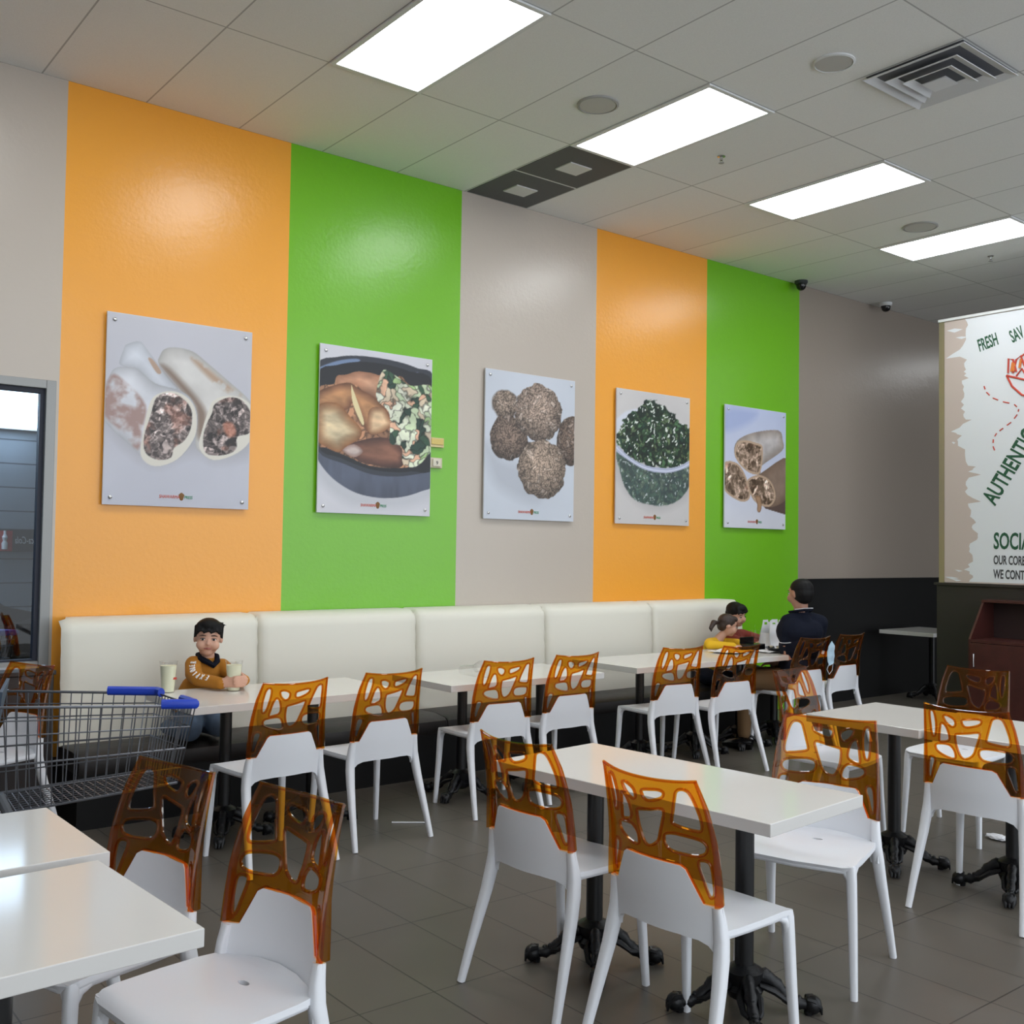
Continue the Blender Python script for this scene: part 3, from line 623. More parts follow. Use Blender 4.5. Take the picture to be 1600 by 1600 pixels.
# two small boxes on the wall beside the second poster
for x0, x1, z0, z1, lab, num in ((4.303, 4.425, 2.295, 2.367, 'upper cream thermostat box on the green stripe beside the bowl poster', 0), (4.302, 4.411, 2.140, 2.217, 'lower cream switch box marked 9 on the green stripe', 1)):
    t = thing('wall_control', ((x0+x1)/2, YW, z0), lab, 'thermostat'); a = (x1-x0)/2; h = z1-z0
    MB().box(-a, a, -.022, 0, 0, h).build('backplate', mat('cream_plastic', (206, 190, 140) if not num else (196, 188, 162), .5), t, 0, bev=.003)
    if num:
        MB().box(-.034, .034, -.034, -.022, .012, h-.01).build('cover', mat('pale_cover', (212, 206, 188), .5), t, 0, bev=.003)
        text('9', t, M_black, (0, -.0355, .024), (1, 0, 0), (0, 0, 1), .040, 1, name='numeral', center=True)
    else:
        MB().box(-a+.006, a-.006, -.028, -.022, .02, h-.008).build('cover', mat('yellowed_cover', (210, 186, 110), .5), t, 0, bev=.003)

# ---------------------------------------------------------------- banquette bench
bx0, bx1 = 1.678, 7.674
bench = thing('banquette_bench', (bx0, 6.1, 0), 'long cream vinyl banquette bench with black seat along the striped wall', 'bench')
BW = (bx1-bx0)/5
def backpanel(k):
    nx, nz = 26, 16; mb = MB(); x0 = k*BW+.004; x1 = (k+1)*BW-.004; rs = random.Random(k)
    def front(i, j):
        u = i/nx; v = j/nz; x = x0+(x1-x0)*u; z = .40+.71*v
        u = (1-math.cos(PI*u))/2*.35+u*.65; x = x0+(x1-x0)*u
        ex = min(1, min(u, 1-u)/.022); ez = min(1, (1-v)/.07)
        rnd = .016*(1-(1-(1-ex)**2)**.5)+.05*(1-(1-(1-ez)**2)**.5)
        q = (1-u if k == 4 else 1)/.07
        if q < 1: z = .40+(z-.40)*(1-.11*(1-q)**2)
        z -= .012*(1-ex)**2*(v > .85)*(v-.85)/.15
        y = .075-.022*math.sin(PI*u)**.5*math.sin(PI*min(v*.9+.1, 1))**.5+rnd-.03*(1-v)
        e = max(0, 1-min(u, 1-u)/.22); y += .0045*e*math.sin(40*v+26*min(u, 1-u)*(1 if u < .5 else -1)+k)
        return (x, y, z)
    F = [[front(i, j) for i in range(nx+1)] for j in range(nz+1)]
    vs = [v for r in F for v in r]; n0 = len(vs)
    fs = [(j*(nx+1)+i, j*(nx+1)+i+1, (j+1)*(nx+1)+i+1, (j+1)*(nx+1)+i) for j in range(nz) for i in range(nx)]
    bd = [(i, 0) for i in range(nx+1)]+[(nx, j) for j in range(1, nz+1)]+[(i, nz) for i in range(nx-1, -1, -1)]+[(0, j) for j in range(nz-1, 0, -1)]
    for i, j in bd: x, y, z = F[j][i]; vs.append((max(x, .085) if k == 0 else x, .299, z))
    m = len(bd)
    for a in range(m):
        i, j = bd[a]; i2, j2 = bd[(a+1) % m]; fs.append((j*(nx+1)+i, n0+a, n0+(a+1) % m, j2*(nx+1)+i2))
    fs.append(tuple(range(n0, n0+m)))
    mb.add(vs, fs); return mb.build('back_cushion', M_vinyl, bench, 60)
for k in range(5): backpanel(k)
for k in range(1, 5): MB().tube([(k*BW, .10, .40), (k*BW, .085, .7), (k*BW, .12, 1.09)], .005, 6).build('seam_piping', M_vinyl, bench)
seat = MB()
for k in range(5):
    x0 = k*BW+.003; x1 = (k+1)*BW-.003
    rings = []
    prof = [(-.32, .30), (-.335, .34), (-.33, .385), (-.30, .405), (-.2, .418), (0, .415), (.10, .40), (.10, .30)]
    for x in (x0, x0+.02, x1-.02, x1):
        e = .008 if x in (x0, x1) else 0
        rings.append([(x, y+(e if y < -.1 else 0), z-(e if z > .36 else 0)) for y, z in prof])
    seat.loft(rings)
seat.build('seat_cushion', M_seat, bench, 40)
MB().box(.01, bx1-bx0-.01, -.28, .29, 0, .30).build('base', M_dark, bench, 0)

# ---------------------------------------------------------------- pedestal tables
def foot_mesh():
    m = MB(); pts = []; rs = []
    for i in range(15):
        t = i/14; r = .03+.25*t; z = .115-.035*t-.062*t*t + .018*math.sin(t*7)
        pts.append((r, 0, max(z, .028))); q = .026-.006*t+.004*math.sin(i*2.4)
        rs.append((q*.85, q*(1.15-.2*t)))
    m.tube(pts, rs, 10)
    m.ell((.288, 0, .032), (.038, .030, .031), 10)
    for a in (-.55, 0, .55): m.tube([(.262, math.sin(a)*.018, .052), (.290, math.sin(a)*.034, .050), (.318, math.sin(a)*.030, .026), (.322, math.sin(a)*.028, .006)], [.010, .011, .009, .005], 7)
    for i in range(1, 9):
        t = i/10; z = .115-.035*t-.062*t*t+.018*math.sin(t*7); m.ell((.03+.25*t, 0, max(z, .028)+.017), (.013, .012, .010), 8)
    for s in (-1, 1): m.tube([(.06, s*.02, .10), (.12, s*.032, .085), (.17, s*.028, .055), (.20, s*.018, .05)], [.010, .013, .010, .006], 7)
    m.lathe([(.018, 0), (.02, .012), (.012, .018)], (.27, 0, 0), 10)
    m.v = [(x*.80, y, z) for x, y, z in m.v]
    return m
_foot = foot_mesh().build('base_foot', M_iron, None, 45); FOOT = _foot.data; bpy.data.objects.remove(_foot)
def pedestal(t, x, y, rot):
    p = MB().lathe([(.0315, .14), (.0315, .695)], n=24).build('pole', M_pole, t); p.location = (x, y, 0)
    h = MB().lathe([(.03, .045), (.055, .06), (.066, .085), (.05, .10), (.062, .125), (.066, .145), (.045, .158), (.034, .165)], n=20).build('base_hub', M_iron, t); h.location = (x, y, 0)
    MB().box(-.17, .17, -.03, .03, .684, .699).box(-.03, .03, -.17, .17, .684, .699).build('mounting_plate', M_iron, t, 0).location = (x, y, 0)
    for k in range(4):
        f = bpy.data.objects.new('base_foot', FOOT); COL.objects.link(f); f.parent = t; f.location = (x, y, 0); f.rotation_euler = (0, 0, rot+k*PI/2)
def table(cx, cy, w_, d, rz, poles, label, frot=PI/4, group=None):
    t = thing('pedestal_table', (cx, cy, 0), label, 'table', group, rz)
    top = MB().box(-w_/2, w_/2, -d/2, d/2, .70, .74)
    o = top.build('tabletop', [M_lam, M_lamedge], t, 0, bev=.0025)
    for pl in o.data.polygons:
        if abs(pl.normal.z) < .5: pl.material_index = 1
    for x, y in poles: pedestal(t, x, y, frot)
    return t
table(2.782, 2.578, .567, 1.21, math.radians(5.3), [(.03, -.31), (-.03, .31)], 'long white table with two black poles in the middle of the floor', math.radians(45))
table(2.60, 5.335, 1.235, .655, 0, [(-.31, -.04), (.21, -.03)], 'white table in front of the boy at the left end of the bench', math.radians(62))
table(4.155, 5.31, 1.235, .65, 0, [(-.30, .0), (.30, -.05)], 'white bench table holding loose clear plastic cups, second from left', math.radians(30))
table(5.76, 5.39, 1.225, .67, 0, [(-.24, 0), (.36, 0)], 'empty white bench table, third from left')
table(6.90, 5.39, 1.04, .67, 0, [(-.25, 0), (.20, 0)], 'white bench table covered with food and papers where the family eats')
table(4.795, 2.895, .66, .60, math.radians(2), [(-.01, 0)], 'empty white square table at right, farther of the joined pair', math.radians(30))
table(4.83, 2.27, .65, .62, math.radians(2), [(0, .05)], 'white square table at right edge, nearer of the joined pair', math.radians(20))
table(.575, 3.08, .64, .575, math.radians(1), [(0, 0)], 'white square table at left edge, farther of two beside the cart')
table(.55, 2.42, .64, .615, math.radians(3), [(0, 0)], 'nearest white square table in the lower left corner')
table(10.45, 5.95, .8, .62, 0, [(.12, 0)], 'shadowed white table in the dark corner left of the partition')

# ---------------------------------------------------------------- chairs
def yb(z):
    P = [(.38, -.165), (.46, -.172), (.54, -.182), (.70, -.196), (.80, -.220), (.90, -.256)]
    for (a, b), (c, d) in zip(P, P[1:]):
        if z <= c or c == .90: t = (z-a)/(c-a); return b+(d-b)*t
def bmap(a, z): return (a, yb(z)+.048*(a/.2)**2, z)
HOLES = {'slot': [(-.151,.871),(-.136,.866),(-.132,.833),(-.136,.791),(-.144,.76),(-.155,.752),(-.162,.766),(-.163,.803),(-.160,.852)],
 'tri': [(-.101,.82),(-.087,.809),(-.077,.781),(-.075,.755),(-.085,.742),(-.107,.736),(-.125,.735),(-.122,.764),(-.116,.794),(-.109,.814)],
 'oval': [(-.09,.854),(-.07,.857),(-.045,.845),(-.039,.83),(-.044,.814),(-.059,.809),(-.077,.821),(-.088,.838)],
 'flat': [(-.007,.845),(.024,.852),(.056,.856),(.071,.851),(.066,.837),(.047,.826),(.014,.816),(-.002,.818),(-.009,.828)],
 'trap': [(-.046,.774),(-.032,.781),(.012,.789),(.049,.797),(.058,.791),(.054,.773),(.036,.726),(.024,.698),(.004,.68),(-.018,.675),(-.032,.686),(-.042,.711),(-.047,.74)],
 'big': [(.131,.869),(.148,.865),(.158,.844),(.165,.809),(.170,.774),(.167,.752),(.152,.748),(.117,.752),(.085,.76),(.083,.773),(.092,.803),(.104,.837),(.114,.86)],
 'll': [(-.142,.719),(-.108,.726),(-.078,.725),(-.06,.708),(-.053,.683),(-.058,.669),(-.079,.668),(-.112,.676),(-.138,.688),(-.149,.703)],
 'lr': [(.058,.725),(.087,.73),(.14,.726),(.167,.719),(.176,.702),(.169,.683),(.147,.674),(.105,.673),(.066,.678),(.049,.694),(.048,.713)],
 'ls': [(-.158,.655),(-.175,.658),(-.186,.644),(-.191,.601),(-.191,.571),(-.184,.560),(-.176,.57),(-.166,.607),(-.155,.640)],
 'rs': [(.152,.66),(.172,.663),(.184,.649),(.189,.601),(.190,.571),(.182,.558),(.174,.568),(.162,.607),(.151,.643)]}
LB = [(-.211,.538),(-.168,.540),(-.124,.632),(-.112,.641),(0,.642),(.096,.641),(.112,.632),(.160,.540),(.211,.538)]
def top_edge():
    e = [(-.180, .898)]
    for i in range(1, 12): a = -.180+.36*i/12; e.append((a, .886+.012*(abs(a)/.18)**2.5))
    return e+[(.180, .898)]
side_r = [(.187,.86),(.194,.82),(.202,.745),(.207,.68),(.210,.61)]
outer = LB+list(reversed(side_r)) + list(reversed(top_edge())) + [(-a, b) for a, b in side_r]
proto = None
def make_chair(label):
    t = thing('dining_chair', (0, 0, 0), label, 'chair')
    ca = [x/100 for x in range(-20, 21, 2)]; cb = [x/100 for x in range(54, 90, 3)]
    v, f = sheet(outer, [cr(h, 3) for h in HOLES.values()], bmap, .0075, ca, cb)
    m = MB(); m.add(v, f)
    for hl in list(HOLES.values()):
        m.tube([bmap(a, b) for a, b in cr(hl, 3)], .0052, 7, close=True)
    m.tube([bmap(a, b) for a, b in top_edge()], .0048, 7); m.tube([Vector(bmap(a, b)) for a, b in LB[1:-1]], .0052, 7)
    for s in (-1, 1):    # thick side rails of the amber back
        e = [(s*.2105, .540), (s*.210, .61), (s*.207, .68), (s*.202, .745), (s*.194, .82), (s*.187, .86), (s*.180, .897)]
        pts = [Vector(bmap(a-s*.005, z))+Vector((0, -.008*(1-i/6), 0)) for i, (a, z) in enumerate(e)]
        m.tube(pts, [(.0085, .022), (.0075, .018), (.0065, .014), (.006, .011), (.005, .008), (.0045, .006), (.004, .004)], 10, ref=(1, 0, 0))
    tag(m.build('backrest', M_amber, t, 40), 'clear amber perforated back panel')
    # white lower back with arched underside
    lo = [(-.210,.536),(-.168,.538),(-.124,.630),(-.112,.639),(0,.640),(.096,.639),(.112,.630),(.160,.538),(.210,.536),(.214,.47),(.216,.385),(.186,.383),(.180,.402),(.166,.420),(.140,.431),(.08,.436),(-.08,.436),(-.140,.431),(-.166,.420),(-.180,.402),(-.186,.383),(-.216,.385),(-.214,.47)]
    v, f = sheet(lo, [], bmap, .014, ca, [.40, .42, .44, .47, .5, .53, .56, .59, .62])
    m = MB(); m.add(v, f); m.build('lower_back', M_white, t, 40)
    # seat: dished sheet with drain hole
    def smap(a, b):
        u = a/.21; z = .458-.012*(1-u*u)*(1-((b-.02)/.24)**2)-.004*u*u
        fz = max(0, (b-.17)/.07); z -= .016*fz*fz
        bz = max(0, (-.12-b)/.06); z += .020*bz*bz
        return (a, b, z)
    so = [(-.212, .205), (-.20, .228), (-.17, .237), (0, .245), (.17, .237), (.20, .228), (.212, .205), (.216, .05), (.212, -.06), (.202, -.116), (.15, -.142), (.08, -.160), (0, -.166), (-.08, -.160), (-.15, -.142), (-.202, -.116), (-.212, -.06), (-.216, .05)]
    hole = [(.021*math.cos(i*PI/6), -.055+.010*math.sin(i*PI/6)) for i in range(12)]
    v, f = sheet(so, [hole], smap, .016, ca, [x/100 for x in range(-16, 25, 3)])
    m = MB(); m.add(v, f)
    ap = [(-.196, -.10), (-.203, .0), (-.206, .12), (-.196, .215), (-.165, .228), (0, .236), (.165, .228), (.196, .215), (.206, .12), (.203, .0), (.196, -.10)]
    m.tube([(x, y, smap(x, y)[2]-.010) for x, y in ap], [(.010, .008)]*len(ap), 8, ref=(0, 0, 1))
    m.build('seat', M_white, t, 45)
    for s in (-1, 1):
        z0 = .536
        pts = [Vector(bmap(s*.195, .535)), Vector(bmap(s*.199, .49)), (s*.203, -.124, .44), (s*.207, -.131, .39), (s*.213, -.147, .32), (s*.222, -.177, .22), (s*.231, -.210, .11), (s*.239, -.242, 0)]
        MB().tube(pts, [(.0165, .014), (.0175, .019), (.0195, .022), (.0215, .022), (.0200, .0205), (.0172, .0185), (.0148, .016), (.0128, .0142)], 14, sq=.7, ref=(1, 0, 0)).build('leg', M_white, t, 50)
        lg = MB(); lg.tube([(s*.194, .213, .452), (s*.195, .214, .43), (s*.198, .217, .38), (s*.203, .223, .25), (s*.213, .240, 0)], [(.016, .016), (.0185, .0185), (.0175, .0175), (.016, .016), (.0125, .0125)], 14, sq=.65, ref=(1, 0, 0))
        lg.tube([(s*.115, .217, .446), (s*.150, .217, .440), (s*.176, .216, .428), (s*.192, .216, .405), (s*.197, .217, .37)], [.006, .010, .014, .016, .014], 10)
        lg.tube([(s*.200, .13, .444), (s*.199, .165, .438), (s*.197, .192, .427), (s*.196, .208, .405), (s*.197, .216, .37)], [.006, .010, .013, .015, .013], 10)
        lg.build('leg', M_white, t, 50)
    return t
D2 = math.radians
chairs = [  # x, y, facing angle, label
 (2.465, 2.17, -87, 'foreground chair on the near side of the middle table, amber back nearest the camera', None),
 (2.48, 2.82, -86, 'chair on the near side of the middle table, left of the foreground one', None),
 (3.38, 2.38, 109, 'chair facing the camera across the middle table with amber back and white seat', None),
 (1.075, 2.455, 100, 'nearest chair at lower left with dark amber back and full white seat', None),
 (.945, 2.965, 105, 'lower left chair behind the nearest one, below the cart', None),
 (2.31, 4.79, 5, 'leftmost chair at the bench tables, opposite the boy', None),
 (2.925, 4.872, 3.2, 'chair at the boy\'s table beside the leftmost one, white straw on floor near it', None),
 (3.82, 5.0, -3, 'left chair of the second bench table', None),
 (4.385, 5.04, 0.5, 'right chair of the second bench table', None),
 (5.36, 5.02, -6, 'left chair of the third bench table', None),
 (5.83, 4.905, -4, 'right chair of the third bench table, in front of the girl', None),
 (6.905, 5.06, -2, 'dark looking chair the man sits on', None),
 (7.46, 5.11, 2, 'chair right of the seated man against the black wainscot', None),
 (4.9, 3.38, 187, 'chair tucked behind the head of the right hand square tables', None),
 (4.525, 2.295, -84, 'bright amber backed chair at right edge in front of the square tables', None),
 (5.63, 3.0, 93, 'chair at the far side of the right hand tables, before the cherry cabinet', None),
 (1.27, 5.855, 112, 'chair at far left under the window behind the shopping cart', None)]
for i, (x, y, a, lab, grp) in enumerate(chairs):
    if i == 0: proto = make_chair(lab); proto.location = (x, y, 0); proto.rotation_euler = (0, 0, D2(a))
    else: dup(proto, (x, y, 0), D2(a), lab)

# ---------------------------------------------------------------- cherry waste cabinet
cb = thing('waste_cabinet', (8.98, 4.0, 0), 'cherry brown waste cabinet with open sloped hood against the partition', 'cabinet')
yl, yr = .72, -.55; xf, xb = .02, .46
m = MB()
prof = [(xf, 0), (xb, 0), (xb, 1.135), (.27, 1.135), (xf, .80)]
for y0, y1 in ((yl-.02, yl), (yr, yr+.02)):
    m = MB(); m.loft([[(a, y0, z) for a, z in prof], [(a, y1, z) for a, z in prof]]); m.build('side_panel', M_cherry, cb, 0)
MB().box(.255, xb, yr, yl, 1.125, 1.147).build('top_panel', M_cherry, cb, 0)
MB().box(xf-.01, xb-.01, yr+.02, yl-.02, .775, .80).build('tray_shelf', M_cherry, cb, 0)
MB().box(xb-.02, xb, yr+.02, yl-.02, 0, 1.125).build('back_panel', mat('cabinet_inside', (40, 20, 20), .6), cb, 0)
for y0, y1, hy in ((.09, yl-.022, yl-.07), (yr+.022, .08, .02)):
    d = MB().box(xf-.018, xf, y0, y1, .06, .77).build('door', M_cherry, cb, 0, bev=.002)
    MB().tube([(xf-.018, hy, .56), (xf-.045, hy, .565), (xf-.048, hy, .62), (xf-.045, hy, .675), (xf-.018, hy, .68)], .006, 8).build('handle', M_chrome, d)

# ---------------------------------------------------------------- shopping cart
def V3(*a): return Vector(a)
def make_cart(label, loc=(0, 0, 0)):
    O = V3(1.0, 4.4, 0); t = thing('shopping_cart', O, label, 'shopping cart')
    T = {'fn': V3(1.573, 3.93, .92), 'ff': V3(1.573, 4.35, .92), 'rn': V3(.45, 4.49, .93), 'rf': V3(.60, 5.02, .93)}
    Bm = {'fn': V3(1.53, 3.985, .62), 'ff': V3(1.505, 4.27, .62), 'rn': V3(.55, 4.50, .44), 'rf': V3(.64, 4.93, .44)}
    P = lambda k, s: T[k].lerp(Bm[k], s)-O
    m = MB(); R1, R2 = .0045, .0026
    for s, r in ((0, .0055), (.13, .0028), (.27, .0028), (.55, .004), (.80, .003), (1, .005)):
        m.tube([P('rn', s), P('fn', s), P('ff', s), P('rf', s)], r, 6)
    for a, b, n in (('rn', 'fn', 29), ('rf', 'ff', 27), ('fn', 'ff', 13)):
        for i in range(n+1):
            u = i/n; m.tube([P(a, 0).lerp(P(b, 0), u), P(a, 1).lerp(P(b, 1), u)], R2, 5)
    for i in range(41):
        u = i/40; m.tube([P('rn', 1).lerp(P('fn', 1), u), P('rf', 1).lerp(P('ff', 1), u)], .0024, 4)
    for i in range(11):
        u = i/10; m.tube([P('rn', 1).lerp(P('rf', 1), u), P('fn', 1).lerp(P('ff', 1), u)], .0024, 4)
    m.build('wire_basket', M_steel, t)
    def bumper(a, b, c):
        MB().tube([a, a.lerp(b, .85), b, b.lerp(c, .25), c], [(.019, .015)]*5, 10, ref=(0, 0, 1)).build('corner_bumper', M_blue, t)
    up = V3(0, 0, .008)
    bumper(P('fn', 0).lerp(P('rn', 0), .10)+up, P('fn', 0)+up, P('fn', 0).lerp(P('ff', 0), .34)+up)
    bumper(P('ff', 0).lerp(P('rf', 0), .17)+up, P('ff', 0)+up, P('ff', 0).lerp(P('fn', 0), .12)+up)
    m = MB()
    for a, s in (('rn', 1), ('rf', -1)):
        q = P(a, 1); f = P('fn' if a == 'rn' else 'ff', 1)
        m.tube([P(a, 0)+V3(-.10, .06, .08), P(a, 0), q, q+V3(.0, 0, -.30), f+V3(-.12, .06, -.50), f+V3(-.06, .04, -.46)], .013, 8)
    m.tube([P('fn', 1)+V3(-.12, .06, -.50), P('ff', 1)+V3(-.12, .06, -.50)], .011, 8)
    m.build('frame', M_steel, t)
    MB().tube([P('rn', 0)+V3(-.10, .06, .08), P('rf', 0)+V3(-.10, .06, .08)], .017, 12).build('handle', M_blue, t)
    MB().loft([[V3(.94, 4.27, .80)-O, V3(1.04, 4.68, .80)-O, V3(1.03, 4.69, .80)-O, V3(.93, 4.28, .80)-O], [V3(.955, 4.26, .98)-O, V3(1.075, 4.68, .98)-O, V3(1.065, 4.69, .98)-O, V3(.945, 4.27, .98)-O]]).build('child_seat_flap', mat('slate_plastic', (70, 86, 104), .6), t, 0)
    MB().tube([V3(.93, 4.16, .62)-O, V3(1.03, 4.15, .40)-O, V3(1.10, 4.12, .20)-O], .018, 10).build('side_post', mat('dark_grey_tube', (84, 88, 94), .5), t)
    for p in (P('fn', 1)+V3(-.07, .05, -.62), P('ff', 1)+V3(-.07, .02, -.62), P('rn', 1)+V3(0, .0, -.44), P('rf', 1)+V3(0, 0, -.44)):
        p.z = .055
        Tm = Matrix.Rotation(PI/2, 4, 'X')
        wh = MB().lathe([(.012, -.014), (.055, -.013), (.058, 0), (.055, .013), (.012, .014)], (0, 0, 0), 18, T=Tm).build('wheel', mat('dark_rubber', (26, 26, 28), .6), t); wh.location = p; wh.rotation_euler = (0, 0, -.6)
        MB().tube([p+V3(0, 0, .14), p+V3(0, 0, .07), p+V3(.01, .024, .03), p+V3(0, .022, 0)], .007, 6).build('caster_fork', M_steel, t)
    return t
cart = make_cart('grey wire shopping cart with blue corner bumpers at the left')
for k, (x, y, a) in enumerate(((1.05, 7.7, .6),)):
    dup(cart, (x, y, 0), a, 'shopping cart in the dark %s behind the window glass' % ('space'))

# ---------------------------------------------------------------- cups and small things
def cup(x, y, z, label, h=.155, r0=.030, r1=.044, fill=.86, liquid=True, lid=False, straw=False, cat='cup'):
    t = thing('plastic_cup', (x, y, z), label, cat)
    MB().lathe([(r0, 0), (r1, h), (r1+.003, h), (r1+.003, h-.004), (r1-.001, h-.004), (r0-.0015, .002), (.001, .002)], n=24).build('cup_wall', M_clearp, t)
    if liquid:
        rr = r0+(r1-r0)*fill
        MB().lathe([(r0-.002, .003), (rr-.002, h*fill), (.001, h*fill)], n=24).build('lemonade', M_lemon, t)
        for k in range(7):
            a = k*2.4; q = .018+.012*(k % 2)
            b = MB().box(-.010, .010, -.010, .010, -.008, .008).build('ice_cube', M_clearp, t, 0, bev=.003); b.location = (q*math.cos(a), q*math.sin(a), h*fill+.004); b.rotation_euler = (k, k*1.3, k*.7)
        MB().box(-.012, .012, -.0006, .0006, -.006, .006).build('printed_mark', M_rp if 'left' in label else M_black, t, 0).location = (.0, -(r0+(r1-r0)*.42)-.001, h*.42) if 'left' not in label else (.022, -(r0+(r1-r0)*.45)+.006, h*.45)
    if straw: MB().tube([(.01, 0, .004), (-.012, .0, h+.05)], .003, 6).build('straw', M_clearp, t)
    return t
cup(2.085, 5.60, .7405, 'lemonade cup with ice standing alone at the left end of the table', .168, .034, .047)
cup(2.405, 5.47, .7405, 'lemonade cup held between the boy\'s hands', .165, .034, .046)
# crumpled clear cups on the second table
for k, (x, y, a, lab) in enumerate(((3.86, 5.34, .4, 'clear plastic cup lying on its side on the second bench table'), (4.00, 5.36, 2.2, 'clear cup lying behind the standing clear lid cup'), )):
    c = cup(x, y, .7405+.04, lab, .11, .028, .038, liquid=False); c.rotation_euler = (PI/2, 0, a)
cup(3.955, 5.20, .7405, 'short clear cup standing on the second bench table', .05, .024, .028, liquid=False)
st = tag(MB().tube([(3.155, 5.0, .004), (3.215, 4.955, .004), (3.325, 4.875, .004)], .0038, 8).build('drinking_straw', M_paper), 'white drinking straw lying on the floor tiles', 'straw')
crumple('crumpled_napkin', 5.66, 2.80, .0, (.045, .07, .014), 'crumpled white napkin on the floor under the right hand tables', 'napkin', M_paper, 3)

# family table
TZ = .7405
def sheetobj(name, x, y, w_, d, rz, label, cat, dz=0, m=None, seed=0):
    rs = random.Random(seed); nx, ny = 8, 8; vs = []
    for j in range(ny+1):
        for i in range(nx+1):
            u, v = i/nx-.5, j/ny-.5; zz = .003+.010*abs(math.sin(5*u+seed))*abs(v)*2+.02*max(0, abs(u)-.4)*rs.random()*4
            vs.append((u*w_, v*d, zz))
    n = len(vs); vs += [(a, b, c-.0015) for a, b, c in vs]
    fs = [(j*(nx+1)+i, j*(nx+1)+i+1, (j+1)*(nx+1)+i+1, (j+1)*(nx+1)+i) for j in range(ny) for i in range(nx)]
    fs += [tuple(reversed([q+n for q in f])) for f in fs]
    o = MB().add(vs, fs).build(name, m or M_paper); o.location = (x, y, TZ+dz); o.rotation_euler = (0, 0, rz); return tag(o, label, cat)
sheetobj('paper_sheet', 6.62, 5.45, .34, .26, .3, 'white wrapping paper spread before the girl', 'paper')
sheetobj('paper_sheet', 6.92, 5.28, .24, .18, -.3, 'crinkled white paper at the table front near the man\'s left', 'paper', seed=2)
sheetobj('paper_sheet', 7.28, 5.34, .22, .2, .2, 'white paper beside the carry bag', 'paper', seed=3)
tr_ = thing('food_tray', (7.07, 5.30, TZ), 'black oval takeaway tray with food on the family table', 'tray')
MB().lathe([(.09, .002), (.125, .03), (.13, .03), (.128, .026), (.09, 0), (.002, 0), (.002, .002)], n=28).build('dish', M_black, tr_)
m = MB(); rs = random.Random(5)
for k in range(18): a = rs.random()*6.3; q = rs.random()*.09; m.ell((q*math.cos(a), q*math.sin(a), .03), (.014, .012, .010), 6)
m.build('food_pieces', mat('rice_food', (214, 204, 180), .7), tr_)
bx = thing('takeaway_box', (6.96, 5.50, TZ), 'black takeaway box with open lid between children and cup', 'box')
MB().box(-.09, .09, -.06, .06, 0, .05).build('box_base', M_black, bx, 0, bev=.006)
MB().box(-.09, .09, .058, .066, .045, .10).build('open_lid', M_black, bx, 0, bev=.003)
cup(7.10, 5.58, TZ, 'clear tall cup with straw on the family table', .15, .03, .044, liquid=False, straw=True)
cup(7.36, 5.68, TZ, 'clear cup partly hidden behind the white carry bag', .15, .03, .044, liquid=False)
bg = thing('carry_bag', (7.27, 5.52, TZ), 'white takeaway carry bag with loop handles beside the man', 'bag')
def bagmap(a, b): return (a, .0+.012*math.sin(a*30)+.01*math.sin(b*25), b)
for s, yy in ((0, -.06), (1, .06)):
    ol = [(-.12, 0), (.12, 0), (.125, .13), (.10, .20), (.095, .235), (.03, .235), (.02, .215), (-.02, .215), (-.03, .235), (-.095, .235), (-.10, .20), (-.125, .13)]
    hl = [[(-.08, .195), (-.04, .195), (-.04, .215), (-.08, .215)], [(.04, .195), (.08, .195), (.08, .215), (.04, .215)]]
    v, f = sheet(ol, hl, lambda a, b: (a, yy*(1-b*1.5)+.006*math.sin(a*40+s)+.006*math.sin(b*35), b), .002, [-.1, -.05, 0, .05, .1], [.05, .1, .15, .2])
    m = MB(); m.add(v, f); m.build('bag_side', M_paper, bg, 50)
for s in (-1, 1):
    MB().add([(s*.12, -.06, 0), (s*.105, 0, 0.0), (s*.12, .06, 0), (s*.125, .045, .13), (s*.11, 0, .13), (s*.125, -.045, .13)], [(0, 1, 4, 5), (1, 2, 3, 4)]).build('bag_gusset', M_paper, bg, 0)
# face mask hanging from the chair next to the man
mk = thing('face_mask', (7.06, 4.835, .62), 'pale blue face mask hanging between the man\'s chair and the chair beside it', 'face mask')
v, f = sheet([(-.035, .05), (.03, .07), (.045, .20), (.0, .24), (-.04, .20), (-.05, .12)], [], lambda a, b: (a, -.008-.02*math.cos(a*22)+.003*math.sin(b*90), b), .004, [-.03, 0, .03], [x/100 for x in range(6, 24, 2)])
m = MB(); m.add(v, f); m.build('cloth', M_mask, mk, 60)
MB().tube([(-.03, -.02, .06), (-.04, -.01, .02), (-.01, -.01, -.02), (.03, -.01, .01), (.03, -.02, .08)], .0022, 6).build('ear_loop', M_paper, mk)

